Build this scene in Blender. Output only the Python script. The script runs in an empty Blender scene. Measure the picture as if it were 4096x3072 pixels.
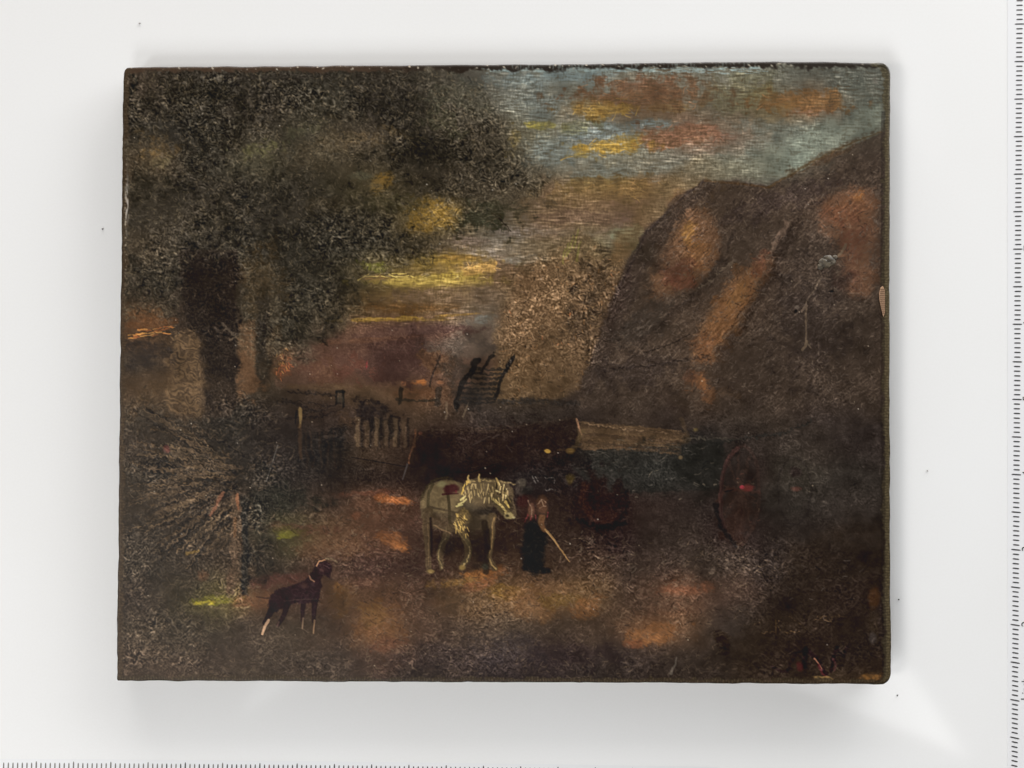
import bpy, math, random
import numpy as np

# ------------------------------------------------------------------ camera, world, lamps
S = bpy.context.scene
COL = S.collection
K = 0.347 / 2212.0            # metres per design unit on the white board (the board is laid out in 2212 x 1659 units)
CAM_Z = 0.30                  # camera height above the board
PANEL_T = 0.008               # panel thickness
KP = K * (CAM_Z - PANEL_T) / CAM_Z

def board_xy(u, v): return ((u - 1106.0) * K, (829.5 - v) * K)
def panel_xy(u, v): return ((u - 1106.0) * KP, (829.5 - v) * KP)

cam_d = bpy.data.cameras.new('camera')
cam = bpy.data.objects.new('camera', cam_d); COL.objects.link(cam)
cam.location = (0, 0, CAM_Z)
cam_d.sensor_width = 36.0
cam_d.lens = 36.0 * CAM_Z / 0.347
cam_d.clip_start = 0.005; cam_d.clip_end = 50
S.camera = cam

W = bpy.data.worlds.new('World'); S.world = W; W.use_nodes = True
bg = W.node_tree.nodes['Background']
bg.inputs[0].default_value = (1.0, 0.97, 0.94, 1)
bg.inputs[1].default_value = 0.0975

S.view_settings.view_transform = 'Standard'
S.view_settings.look = 'None'
S.view_settings.exposure = 0.0
S.view_settings.gamma = 1.0

from mathutils import Vector, Matrix
def area(name, loc, target, sx, sy, power, col):
    d = bpy.data.lights.new(name, 'AREA'); d.shape = 'RECTANGLE'; d.size = sx; d.size_y = sy
    d.energy = power; d.color = col
    o = bpy.data.objects.new(name, d); COL.objects.link(o)
    o.location = loc
    o.rotation_euler = (Vector(target) - Vector(loc)).to_track_quat('-Z', 'Y').to_euler()
    return o
def lamp(name, az, rad, z, e, col, size=0.34):          # soft lamp standing az degrees round the board; e = its share of white at 1 m
    a = math.radians(az)
    return area(name, (rad * math.cos(a), rad * math.sin(a), z), (0, 0, 0), size if not isinstance(size, tuple) else size[0], size if not isinstance(size, tuple) else size[1], 1.035 * e * math.pi ** 2, col)
lamp('lamp_far', 90, 1.4, 0.30, 2.50, (1.0, 0.978, 0.950), (1.6, 0.45))  # no known window: added lamp fitted to the board's brightness, widened to soften shadows
lamp('lamp_near', 255, 0.5, 0.45, 0.120, (0.965, 0.985, 1.0), 0.20)
lamp('lamp_far_right', 45, 1.4, 0.30, 1.45, (0.965, 0.985, 1.0), (1.1, 0.45))  # unseen lamp added by fit to whiten the right of the board
lamp('lamp_near_left', 225, 1.12, 1.0, 0.43, (0.985, 0.99, 1.0), 0.24)
lamp('lamp_right', 30, 0.5, 0.20, 0.043, (0.97, 0.99, 1.0), 0.26)
lamp('lamp_left', 195, 1.05, 1.0, 0.58, (1.0, 0.965, 0.92), 0.30)

# the window whose far corner is mirrored in the glossy board, lower right: one rectangle, corner WC, sides towards WA and WB
def mirror_pt(u, v, z):
    x, y = board_xy(u, v); f = 1 + z / CAM_Z
    return Vector((x * f, y * f, z))
def window_lamp(name, c, a, b, zc, za, power, col):
    C0 = mirror_pt(c[0], c[1], zc); A0 = mirror_pt(a[0], a[1], za)
    best = None
    for i in range(2000):                       # height of the third corner that makes the angle a right one
        zb = 0.05 + i * 0.002
        B0 = mirror_pt(b[0], b[1], zb)
        q = abs((A0 - C0).normalized().dot((B0 - C0).normalized()))
        if best is None or q < best[0]: best = (q, zb, B0)
    B0 = best[2]
    ex = (A0 - C0); ey = (B0 - C0); lx = ex.length; ly = ey.length
    ex.normalize(); ey = (ey - ex * ey.dot(ex)).normalized()
    n = ex.cross(ey)
    cen = C0 + ex * lx / 2 + ey * ly / 2
    if (-n).dot(-cen) < 0:                      # the lamp shines along -Z of its frame
        ex, ey = ey, ex; lx, ly = ly, lx; n = ex.cross(ey)
    d = bpy.data.lights.new(name, 'AREA'); d.shape = 'RECTANGLE'; d.size = lx; d.size_y = ly
    d.energy = power * lx * ly; d.color = col
    o = bpy.data.objects.new(name, d); COL.objects.link(o)
    m = Matrix((ex, ey, n)).transposed().to_4x4(); m.translation = cen
    o.matrix_world = m
    print(name, best[:2], lx, ly, cen)
    return o
window_lamp('window_lamp', (2088, 1632), (1600, 1437), (1880, 1316), 1.0, 1.0, 8.5, (1.0, 0.99, 0.98))

window_lamp('wedge_lamp', (512, 1558), (640, 1470), (556, 1470), 1.0, 1.0, 5.0, (1.0, 1.0, 1.0))  # added lamp, shaped so its reflection makes the faint wedge at lower left

# ------------------------------------------------------------------ helpers
def tag(o, label=None, cat=None, group=None, kind=None):
    if label: o['label'] = label
    if cat: o['category'] = cat
    if group: o['group'] = group
    if kind: o['kind'] = kind
    return o
def link(name, me, parent=None, mat=None):
    o = bpy.data.objects.new(name, me); COL.objects.link(o)
    if parent: o.parent = parent
    if mat and me and not me.materials: me.materials.append(mat)
    return o
def mesh(name, verts, faces, smooth=False):
    me = bpy.data.meshes.new(name); me.from_pydata(verts, [], faces)
    if smooth: me.polygons.foreach_set('use_smooth', [True] * len(me.polygons))
    me.update(); return me
def material(name, base, rough=0.5, spec=0.5):
    m = bpy.data.materials.new(name); m.use_nodes = True
    b = m.node_tree.nodes['Principled BSDF']
    b.inputs['Base Color'].default_value = (*base, 1); b.inputs['Roughness'].default_value = rough
    b.inputs['Specular IOR Level'].default_value = spec
    return m, m.node_tree, b

# ------------------------------------------------------------------ white board with printed rulers
m_board, nt, b = material('white_acrylic', (0.86, 0.86, 0.855), 0.07, 0.5)
nz = nt.nodes.new('ShaderNodeTexNoise'); nz.inputs['Scale'].default_value = 9; nz.inputs['Detail'].default_value = 5
gr = nt.nodes.new('ShaderNodeTexNoise'); gr.inputs['Scale'].default_value = 1400; gr.inputs['Detail'].default_value = 2
tc = nt.nodes.new('ShaderNodeTexCoord')
nt.links.new(tc.outputs['Object'], nz.inputs['Vector']); nt.links.new(tc.outputs['Object'], gr.inputs['Vector'])
ad = nt.nodes.new('ShaderNodeMath'); ad.operation = 'MULTIPLY_ADD'; ad.inputs[1].default_value = 0.5
nt.links.new(gr.outputs['Fac'], ad.inputs[0]); nt.links.new(nz.outputs['Fac'], ad.inputs[2])
rp = nt.nodes.new('ShaderNodeValToRGB')
rp.color_ramp.elements[0].position = 0.45; rp.color_ramp.elements[0].color = (0.845, 0.84, 0.83, 1)
rp.color_ramp.elements[1].position = 1.1; rp.color_ramp.elements[1].color = (0.88, 0.88, 0.878, 1)
nt.links.new(ad.outputs[0], rp.inputs['Fac']); nt.links.new(rp.outputs['Color'], b.inputs['Base Color'])
m_strip, _, _ = material('ruler_margin_white', (0.83, 0.832, 0.845), 0.12, 0.5)
m_ink, _, _ = material('printed_black_ink', (0.045, 0.043, 0.042), 0.45, 0.3)
m_ink_grey, _, _ = material('worn_grey_ink', (0.17, 0.16, 0.145), 0.5, 0.3)
m_ink_red, _, _ = material('reddish_ink', (0.16, 0.05, 0.06), 0.5, 0.3)

def slab(x0, x1, y0, y1, z0, z1, bev):
    v = [(x0, y0, z0), (x1, y0, z0), (x1, y1, z0), (x0, y1, z0),
         (x0, y0, z1 - bev), (x1, y0, z1 - bev), (x1, y1, z1 - bev), (x0, y1, z1 - bev),
         (x0 + bev, y0 + bev, z1), (x1 - bev, y0 + bev, z1), (x1 - bev, y1 - bev, z1), (x0 + bev, y1 - bev, z1)]
    f = [(3, 2, 1, 0)]
    for k in range(4):
        n = (k + 1) % 4
        f += [(k, n, 4 + n, 4 + k), (4 + k, 4 + n, 8 + n, 8 + k)]
    f.append((8, 9, 10, 11))
    return v, f
board = link('ruled_board', None)
tag(board, 'glossy white board with inch rulers printed along its right and lower margins', 'board')
tag(link('board_sheet', mesh('board_sheet', *slab(-0.30, 0.30, -0.24, 0.30, -0.006, 0.0, 0.001)), board, m_board))
mx0, my0 = board_xy(2173, 1659); mx1, my1 = board_xy(0, 1636)
r_side = link('ruler_scale', mesh('ruler_scale', *slab(mx0 + 0.0005, 0.192, -0.20, 0.25, 0.0, 0.00008, 0.00004)), board, m_strip)
r_side['label'] = 'numbered inch scale running down the right margin'

PX = 2212.0 / 4096.0
def tick_mesh(name, ln, th):
    pts = []
    n = 6
    for i in range(n + 1):
        t = i / n; w = th * (0.5 if i in (0, n) else 1.0) * 0.5
        pts.append((t * ln, w))
    v = [(x, w, 0) for x, w in pts] + [(x, -w, 0) for x, w in pts]
    f = [(n + 1 + i, n + 2 + i, i + 1, i) for i in range(n)]
    return mesh(name, v, f)
PXM = 0.347 / 4096
t_short = tick_mesh('tick_mark', 26 * PXM, 5.2 * PXM); t_long = tick_mesh('tick_mark_long', 38 * PXM, 5.2 * PXM)
t_short.materials.append(m_ink); t_long.materials.append(m_ink)
rng = random.Random(4)
inch = 150.0
for k in range(-2 * 8, 21 * 8):
    y = 97 + k * inch / 8
    if y < -40 or y > 3110: continue
    long = (k % 8 == 0)
    x = 4065 - y * 20.5 / 3072 - (6.5 if long else 0) + rng.uniform(-.6, .6)
    bx, by = board_xy(x * PX, y * PX)
    o = link('tick_mark', t_long if long else t_short, r_side)
    o.location = (bx, by, 0.00012)
    tilt = 0.02 - 0.26 * max(0, (y - 700) / 2372.0) ** 1.6
    o.rotation_euler = (0, 0, tilt)

def sub_ruler(x): return 3044 + 0.0052 * x + 0.0000022 * x * x   # top of the long marks, image rows of the print
v, f = [], []
for i in range(25):
    px = -250 + i * 130.0
    bx, by = board_xy(px * PX, (sub_ruler(px) - 9) * PX)
    v += [(bx, by, 0.00005), (bx, by - 0.022, 0.00005)]
f = [(2 * i, 2 * i + 1, 2 * i + 3, 2 * i + 2) for i in range(24)]
r_low = link('ruler_scale', mesh('ruler_scale_low', v, f), board, m_strip)
r_low['label'] = 'ruler scale along the lower margin cut off by the frame'
tl_s = tick_mesh('tick_mark', 34 * PXM, 5.0 * PXM); tl_l = tick_mesh('tick_mark_long', 46 * PXM, 5.4 * PXM)
inks = []
for nm, m in (('grey', m_ink_grey), ('black', m_ink), ('red', m_ink_red)):
    a_, b_ = tl_s.copy(), tl_l.copy(); a_.materials.append(m); b_.materials.append(m); inks.append((a_, b_))
for k in range(-8, 19 * 8):
    x = 146 + k * 149.0 / 8
    if x < -10 or x > 2900: continue
    long = (k % 8 == 0)
    y = sub_ruler(x) + (0 if long else 5.5)
    g = 0 if x < 760 + rng.uniform(-250, 250) else 1
    if rng.random() < 0.06 and x > 900: g = 2
    bx, by = board_xy(x * PX, y * PX)
    o = link('tick_mark', inks[g][1 if long else 0], r_low)
    o.location = (bx, by, 0.00010); o.rotation_euler = (0, 0, -math.pi / 2 - 0.03)

def number(txt, px, py, size):
    cu = bpy.data.curves.new('t', 'FONT'); cu.body = txt; cu.size = size; cu.align_x = 'CENTER'
    to = bpy.data.objects.new('t', cu); COL.objects.link(to)
    bpy.context.view_layer.update()
    me = bpy.data.meshes.new_from_object(to.evaluated_get(bpy.context.evaluated_depsgraph_get()))
    bpy.data.objects.remove(to)
    me.materials.append(m_ink)
    o = link('number', me, r_side)
    bx, by = board_xy(px * PX, py * PX)
    o.location = (bx, by, 0.00013); o.rotation_euler = (0, 0, math.pi / 2)
    return o
for n in range(1, 8):
    y = 2796 - (n - 1) * 300.5
    x = 4091 - 0.0062 * (y - 1200)
    hgt = 46
    txt = str(n)
    number(txt, x + hgt * 0.72, y, hgt * PXM * 1.0)
number('inch', 4083 + 30, 2765 - 22, 40 * PXM)

# ------------------------------------------------------------------ the painting: pigment laid out on a raster of panel units
X0, Y0 = 240, 124
NW, NH = 1700, 1372
rs = np.random.RandomState(11)
YY, XX = np.mgrid[0:NH, 0:NW].astype(np.float32)
XX += X0; YY += Y0
fy = np.fft.fftfreq(NH)[:, None].astype(np.float32); fx = np.fft.rfftfreq(NW)[None, :].astype(np.float32)

def lowpass(img, sx, sy=None, ang=0.0):
    sy = sx if sy is None else sy
    c, s = math.cos(ang), math.sin(ang)
    a = fx * c + fy * s; bb = -fx * s + fy * c
    g = np.exp(-2 * math.pi ** 2 * (a * a * sx * sx + bb * bb * sy * sy))
    return np.fft.irfft2(np.fft.rfft2(img) * g, s=(NH, NW)).astype(np.float32)
def white(): return rs.standard_normal((NH, NW)).astype(np.float32)
def unit(a): a = a - a.mean(); return a / (a.std() + 1e-9)
def band(sx, sy, ang=0.0, ratio=2.2):
    w = np.fft.rfft2(white())
    c, s = math.cos(ang), math.sin(ang)
    a = fx * c + fy * s; bb = -fx * s + fy * c
    q = 2 * math.pi ** 2
    g = np.exp(-q * (a * a * sx * sx + bb * bb * sy * sy)) - np.exp(-q * ratio ** 2 * (a * a * sx * sx + bb * bb * sy * sy))
    return unit(np.fft.irfft2(w * g, s=(NH, NW)).astype(np.float32))
def fbm(sc, n=4):
    o = 0
    for i in range(n): o = o + unit(lowpass(white(), sc / 2 ** i)) * 0.6 ** i
    return unit(o)
def sst(a, b_, x):
    t = np.clip((x - a) / (b_ - a), 0, 1); return t * t * (3 - 2 * t)

WX = fbm(26) ; WY = fbm(26)
N_iso = band(1.5, 1.5)                  # fine crawl of dried varnish, no direction
N_iso2 = band(2.6, 2.0, 0.5)
N_med = band(3.4, 2.6, -0.4)
N_hor = unit(band(9.0, 1.3, 0.05) + .6 * band(5.0, 1.1, -0.12) + .5 * band(1.2, 4.0, 0.05))           # level brush hairs
N_up = band(5.0, 1.3, -0.75)            # hairs rising to the right
N_dn = band(4.5, 1.4, 0.55)
N_ver = band(1.2, 5.0, 0.0)
N_mid = fbm(9, 3)
C1 = unit(lowpass(white(), 5)) * 5; C2 = unit(lowpass(white(), 5)) * 5
N_curl = None
PATCH = fbm(34, 4)
FINE = band(0.8, 0.8)
def worm(n, p=1.25): return np.clip(n, 0, 3.2) ** p - 0.42 * np.clip(-n, 0, 2.2)

Cc = np.zeros((NH, NW, 3), np.float32)
Hh = np.zeros((NH, NW), np.float32)

PTS = """
280,170,68,56,48 400,170,50,45,41 550,170,48,44,40 700,170,46,43,39 850,170,50,45,40 950,170,72,66,57 1040,170,95,93,84 1150,170,112,115,108 1250,170,118,128,124 1400,170,110,105,92 1550,170,112,110,98 1700,170,100,100,90 1850,170,85,87,80
280,230,62,53,46 400,230,48,44,40 550,230,52,46,42 700,230,56,52,45 850,230,45,40,38 950,230,60,53,46 1040,230,85,80,68 1150,230,108,112,105 1250,230,115,98,74 1400,230,122,90,66 1550,230,105,95,78 1650,230,118,102,70 1750,230,128,94,66 1880,230,88,89,80
290,290,52,48,44 400,290,44,41,39 520,290,60,54,47 640,290,66,60,50 780,290,70,60,50 900,290,46,41,37 1000,290,56,49,43 1080,290,66,58,47 1160,290,112,107,84 1250,290,118,122,118 1400,290,112,108,92 1500,290,130,95,75 1600,290,115,98,84 1720,290,125,130,118 1820,290,112,110,98 1890,290,92,88,76
290,350,75,62,48 350,350,85,70,54 430,350,46,43,40 560,350,82,76,60 650,350,72,64,52 780,350,78,67,52 900,350,50,44,38 1000,350,56,49,42 1100,350,70,62,51 1200,350,120,118,105 1320,350,125,122,105 1450,350,118,115,102 1600,350,120,120,105 1720,350,135,145,130 1770,350,85,75,62 1880,350,66,56,52
290,410,68,60,50 400,410,56,50,45 520,410,56,50,44 650,410,52,47,41 760,410,72,66,51 810,410,105,88,57 900,410,56,49,41 1000,410,64,55,45 1120,410,74,64,52 1220,410,115,92,66 1340,410,132,102,66 1450,410,120,95,70 1530,410,66,56,50 1650,410,66,57,52 1800,410,68,57,51 1890,410,60,52,48
290,470,62,55,48 420,470,66,58,50 550,470,52,47,42 700,470,60,53,46 820,470,56,51,43 880,470,95,79,50 940,470,130,103,54 1010,470,84,76,58 1100,470,88,78,64 1200,470,120,95,78 1330,470,118,92,76 1400,470,88,71,60 1490,470,100,74,52 1600,470,66,57,52 1700,470,70,60,54 1790,470,98,70,55 1860,470,96,67,53 1900,470,55,48,44
290,530,72,60,48 420,530,58,52,46 560,530,48,44,40 700,530,45,42,37 820,530,50,46,40 920,530,72,60,45 1000,530,112,96,80 1080,530,112,104,92 1180,530,110,92,70 1270,530,110,98,70 1340,530,128,122,98 1400,530,72,60,52 1480,530,92,68,54 1580,530,62,55,50 1700,530,66,58,52 1800,530,60,52,48 1870,530,80,60,52
300,600,62,54,46 400,600,48,43,39 460,600,37,34,31 560,600,68,58,46 680,600,50,46,40 780,600,80,69,49 850,600,112,94,56 950,600,128,105,60 1030,600,126,101,70 1100,600,98,75,58 1200,600,96,80,62 1290,600,72,62,52 1360,600,72,60,52 1460,600,78,61,52 1560,600,62,56,52 1640,600,88,66,54 1740,600,60,54,50 1850,600,68,57,52
310,660,86,65,48 400,660,54,48,43 460,660,37,34,31 560,660,70,60,48 680,660,54,49,42 770,660,92,72,48 880,660,115,88,58 980,660,112,90,68 1060,660,108,94,78 1140,660,98,78,60 1220,660,92,76,60 1300,660,72,60,52 1400,660,66,58,52 1500,660,72,60,52 1590,660,105,76,56 1680,660,62,54,50 1800,660,60,53,49 1890,660,55,48,45
310,720,92,69,50 390,720,70,60,49 460,720,44,39,36 540,720,76,64,51 640,720,54,50,43 720,720,84,66,52 820,720,95,70,58 920,720,88,66,58 1020,720,104,98,88 1100,720,98,78,60 1200,720,92,76,60 1280,720,72,60,52 1400,720,66,58,52 1500,720,72,60,50 1550,720,104,75,54 1640,720,60,53,49 1800,720,58,51,48
310,780,60,54,47 400,780,90,72,54 470,780,54,47,41 540,780,88,70,52 610,780,92,70,52 700,780,92,64,56 800,780,82,58,54 870,780,68,50,48 960,780,76,62,52 1040,780,68,60,52 1120,780,98,78,58 1220,780,86,72,58 1320,780,66,56,50 1420,780,62,54,48 1500,780,80,62,50 1600,780,60,52,48 1800,780,58,51,48
310,840,82,66,50 400,840,88,72,54 480,840,56,49,43 560,840,66,58,47 660,840,72,60,50 760,840,92,74,56 850,840,94,74,55 930,840,100,72,52 1020,840,66,58,52 1120,840,94,78,58 1200,840,78,66,54 1300,840,58,50,46 1420,840,58,50,46 1520,840,84,63,48 1620,840,58,51,47 1800,840,57,50,47
300,900,62,56,48 400,900,58,52,45 500,900,43,41,37 600,900,52,45,40 700,900,58,48,42 790,900,52,44,40 870,900,74,60,48 960,900,72,60,50 1060,900,58,52,48 1160,900,56,50,46 1260,900,50,44,42 1360,900,60,52,46 1480,900,54,47,44 1600,900,58,52,47 1800,900,56,50,47
300,960,64,56,48 400,960,60,54,46 500,960,52,48,43 600,960,48,43,40 700,960,46,42,39 800,960,64,53,43 870,960,62,50,42 960,960,46,36,34 1080,960,44,35,34 1200,960,48,40,36 1290,960,76,62,47 1400,960,66,55,46 1500,960,46,44,43 1600,960,54,48,44 1750,960,58,52,47 1880,960,54,48,45
300,1030,60,54,46 420,1030,58,52,45 540,1030,54,49,43 640,1030,46,42,39 760,1030,48,42,38 880,1030,46,38,35 1000,1030,44,36,34 1180,1030,42,38,37 1280,1030,40,36,36 1420,1030,48,46,43 1520,1030,48,46,43 1600,1030,54,44,42 1700,1030,58,54,48 1850,1030,54,50,46
300,1090,64,56,47 420,1090,58,51,44 500,1090,60,50,42 600,1090,44,43,38 700,1090,62,50,42 820,1090,86,62,47 880,1090,68,50,41 1000,1090,52,42,37 1180,1090,42,34,32 1300,1090,42,30,28 1400,1090,58,48,44 1500,1090,54,47,44 1700,1090,54,50,46 1850,1090,56,51,47
300,1150,56,50,43 420,1150,56,50,43 500,1150,60,51,42 560,1150,46,44,38 620,1150,76,70,46 720,1150,86,66,50 830,1150,84,60,46 900,1150,62,47,40 1000,1150,52,42,36 1100,1150,52,40,34 1220,1150,54,44,38 1320,1150,42,33,32 1450,1150,58,50,45 1600,1150,48,40,38 1700,1150,56,50,46 1850,1150,54,48,44
300,1220,58,52,44 400,1220,60,53,45 500,1220,64,54,44 580,1220,56,50,42 700,1220,72,56,46 800,1220,62,46,40 880,1220,58,44,38 1000,1220,60,46,38 1100,1220,60,46,36 1240,1220,60,48,40 1400,1220,62,52,46 1550,1220,60,52,46 1700,1220,50,44,41 1850,1220,48,42,40
300,1290,58,50,43 400,1290,60,54,42 470,1290,84,77,48 560,1290,94,69,52 640,1290,70,52,44 740,1290,84,64,48 820,1290,84,62,46 900,1290,70,54,44 1000,1290,86,66,46 1080,1290,90,70,48 1160,1290,104,78,54 1260,1290,92,72,50 1360,1290,66,54,46 1460,1290,92,67,52 1560,1290,72,58,50 1700,1290,50,43,40 1850,1290,46,38,37
300,1360,64,56,46 420,1360,64,57,47 540,1360,66,57,48 640,1360,72,62,50 720,1360,70,56,46 820,1360,106,77,52 900,1360,78,61,50 1000,1360,72,60,50 1100,1360,70,60,50 1200,1360,66,55,46 1300,1360,68,56,46 1400,1360,108,79,57 1480,1360,90,70,54 1570,1360,62,55,50 1680,1360,52,44,38 1800,1360,46,38,35 1890,1360,44,38,36
300,1420,66,56,46 450,1420,66,56,47 600,1420,66,57,48 750,1420,62,54,47 830,1420,76,58,48 950,1420,62,52,46 1100,1420,58,50,48 1200,1420,52,44,42 1350,1420,56,48,44 1500,1420,60,52,46 1620,1420,54,46,40 1720,1420,46,36,35 1850,1420,40,34,34
300,1465,68,57,47 500,1465,66,57,47 700,1465,62,53,45 900,1465,46,40,36 1100,1465,44,38,36 1300,1465,48,42,38 1500,1465,50,43,38 1700,1465,56,47,40 1800,1465,62,52,41 1880,1465,66,52,40
"""
P = np.array([[float(q) for q in t.split(',')] for t in PTS.split()], np.float32)
ST = 8
gy, gx = np.mgrid[0:NH + ST:ST, 0:NW + ST:ST].astype(np.float32)
gx += X0; gy += Y0
num = np.zeros(gx.shape + (3,), np.float32); den = np.zeros(gx.shape, np.float32) + 1e-12
for p in P:
    w = np.exp(-(((gx - p[0]) / 44) ** 2 + ((gy - p[1]) / 27) ** 2) / 2) + 1e-5 / (1 + ((gx - p[0]) ** 2 + (gy - p[1]) ** 2) / 900)
    den += w; num += w[..., None] * p[2:]
low = num / den[..., None] / 255.0
def sample(img, x, y, step=1.0, ox=X0, oy=Y0):
    fx_ = np.clip((x - ox) / step, 0, img.shape[1] - 1.001); fy_ = np.clip((y - oy) / step, 0, img.shape[0] - 1.001)
    ix = fx_.astype(np.int32); iy = fy_.astype(np.int32); tx = fx_ - ix; ty = fy_ - iy
    if img.ndim == 3: tx = tx[..., None]; ty = ty[..., None]
    return (img[iy, ix] * (1 - tx) + img[iy, ix + 1] * tx) * (1 - ty) + (img[iy + 1, ix] * (1 - tx) + img[iy + 1, ix + 1] * tx) * ty
Cc[:] = sample(low, XX + WX * 6, YY + WY * 5, ST)
N_curl = unit(sample(band(2.3, 1.7, -0.5), XX + C1, YY + C2))          # curled flakes
N_curl2 = unit(sample(band(4.2, 1.9, 0.3), XX + C2, YY + C1))

# ---- brush tools
def win(x0, x1, y0, y1):
    return (slice(max(0, int(y0 - Y0)), min(NH, int(y1 - Y0) + 1)), slice(max(0, int(x0 - X0)), min(NW, int(x1 - X0) + 1)))
def lay(sl, m, col, h=0.0):
    c = np.array(col, np.float32) / 255.0
    Cc[sl] += (c - Cc[sl]) * m[..., None]
    if h: Hh[sl] += m * h
LOOSE = True
def blob(cx, cy, rx, ry, col, a=0.8, ang=0.0, soft=0.6, rough=0.22, dry=0.0, dn=None, h=0.0):
    if rx * ry > 90 and LOOSE: rough = rough + 0.18; soft = soft * 0.75; dry = max(dry, 0.22)
    R = max(rx, ry) * 1.5 + 6
    sl = win(cx - R, cx + R, cy - R, cy + R)
    dx = XX[sl] - cx; dy = YY[sl] - cy; c, s = math.cos(ang), math.sin(ang)
    d = np.sqrt(((dx * c + dy * s) / rx) ** 2 + ((-dx * s + dy * c) / ry) ** 2) + rough * (N_mid[sl] * 0.55 + N_curl2[sl] * 0.16 + N_hor[sl] * 0.14)
    m = a * (1 - sst(1 - soft, 1 + soft * 0.4, d))
    if dry: m = m * np.clip(1 - dry + dry * 1.1 * np.clip((dn if dn is not None else N_iso2)[sl] + 0.5, 0, 1.6), 0, 1.15)
    lay(sl, np.clip(m, 0, 1), col, h)
def seg_d(px, py, pts):
    best = None; tt = None; L = 0
    ls = [math.hypot(pts[i + 1][0] - pts[i][0], pts[i + 1][1] - pts[i][1]) for i in range(len(pts) - 1)]; tot = sum(ls) + 1e-6
    for i in range(len(pts) - 1):
        ax, ay = pts[i]; bx, by = pts[i + 1]
        vx, vy = bx - ax, by - ay; l2 = vx * vx + vy * vy + 1e-6
        t = np.clip(((px - ax) * vx + (py - ay) * vy) / l2, 0, 1)
        d = np.sqrt((px - ax - t * vx) ** 2 + (py - ay - t * vy) ** 2)
        g = (L + t * ls[i]) / tot
        if best is None: best, tt = d, g
        else:
            k = d < best; best = np.where(k, d, best); tt = np.where(k, g, tt)
        L += ls[i]
    return best, tt
def stroke(pts, w, col, a=0.9, taper=0.5, soft=1.0, wob=0.0, dry=0.0, dn=None, h=0.0):
    xs = [p[0] for p in pts]; ys = [p[1] for p in pts]
    sl = win(min(xs) - w - 6, max(xs) + w + 6, min(ys) - w - 6, max(ys) + w + 6)
    px, py = XX[sl], YY[sl]
    if wob: px = px + wob * N_mid[sl]; py = py + wob * N_iso2[sl] * 0.7
    d, t = seg_d(px, py, pts)
    ww = w * 0.5 * (1 - taper * t)
    m = a * (1 - sst(ww - soft * 0.6, ww + soft, d))
    if dry: m = m * np.clip(1 - dry + dry * 1.1 * np.clip((dn if dn is not None else N_iso)[sl] + 0.5, 0, 1.6), 0, 1.15)
    lay(sl, np.clip(m, 0, 1), col, h)
def poly_mask(pts, feather=3.0, warp=3.0):
    px = XX + WX * warp + N_mid * warp * 0.35; py = YY + WY * warp
    ins = np.zeros(XX.shape, bool); best = np.full(XX.shape, 1e9, np.float32)
    n = len(pts)
    for i in range(n):
        ax, ay = pts[i]; bx, by = pts[(i + 1) % n]
        vx, vy = bx - ax, by - ay
        t = np.clip(((px - ax) * vx + (py - ay) * vy) / (vx * vx + vy * vy + 1e-6), 0, 1)
        best = np.minimum(best, (px - ax - t * vx) ** 2 + (py - ay - t * vy) ** 2)
        if ay != by:
            ins ^= ((ay > py) != (by > py)) & (px < vx * (py - ay) / vy + ax)
    sd = np.sqrt(best) * np.where(ins, 1, -1)
    return sst(-feather, feather, sd)
def shape(pts, col, a=0.9, feather=1.6, warp=1.2, dry=0.0, dn=None, h=0.0):
    xs = [p[0] for p in pts]; ys = [p[1] for p in pts]
    sl = win(min(xs) - 14, max(xs) + 14, min(ys) - 14, max(ys) + 14)
    px = XX[sl] + N_mid[sl] * warp + N_curl2[sl] * warp * .5; py = YY[sl] + WX[sl] * warp * .4 + N_curl[sl] * warp * .5
    ins = np.zeros(px.shape, bool); best = np.full(px.shape, 1e9, np.float32); n = len(pts)
    for i in range(n):
        ax, ay = pts[i]; bx, by = pts[(i + 1) % n]; vx, vy = bx - ax, by - ay
        t = np.clip(((px - ax) * vx + (py - ay) * vy) / (vx * vx + vy * vy + 1e-6), 0, 1)
        best = np.minimum(best, (px - ax - t * vx) ** 2 + (py - ay - t * vy) ** 2)
        if ay != by: ins ^= ((ay > py) != (by > py)) & (px < vx * (py - ay) / vy + ax)
    m = a * sst(-feather, feather, np.sqrt(best) * np.where(ins, 1, -1))
    if dry: m = m * np.clip(1 - dry + dry * 1.1 * np.clip((dn if dn is not None else N_curl2)[sl] + 0.5, 0, 1.6), 0, 1.15)
    lay(sl, np.clip(m, 0, 1), col, h)
ALL = (slice(0, NH), slice(0, NW))
def dabs(mask, n, cols, ln, w, ang, spread, a, h=0.0, thr=0.35):
    k = 0; tries = 0
    rr = random.Random(int(n * 7 + ln * 13))
    ys = rs.randint(0, NH, n * 12); xs = rs.randint(0, NW, n * 12)
    ok = mask[ys, xs] * rs.rand(n * 12) > thr
    ys = ys[ok][:n]; xs = xs[ok][:n]
    for y, x in zip(ys, xs):
        l = ln * rr.uniform(.4, 1.3); t = ang + rr.gauss(0, spread)
        c = cols[rr.randrange(len(cols))]
        cx, cy = x + X0, y + Y0
        dx, dy = math.cos(t) * l / 2, math.sin(t) * l / 2
        bx, by = rr.uniform(-.3, .3) * l, rr.uniform(-.3, .3) * l
        stroke([(cx - dx, cy - dy), (cx + bx * .5, cy + by * .5), (cx + dx, cy + dy)], w * rr.uniform(.6, 1.3), c, a * rr.uniform(.5, 1), 0.4, 1.0, 0, 0, None, h)

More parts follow.
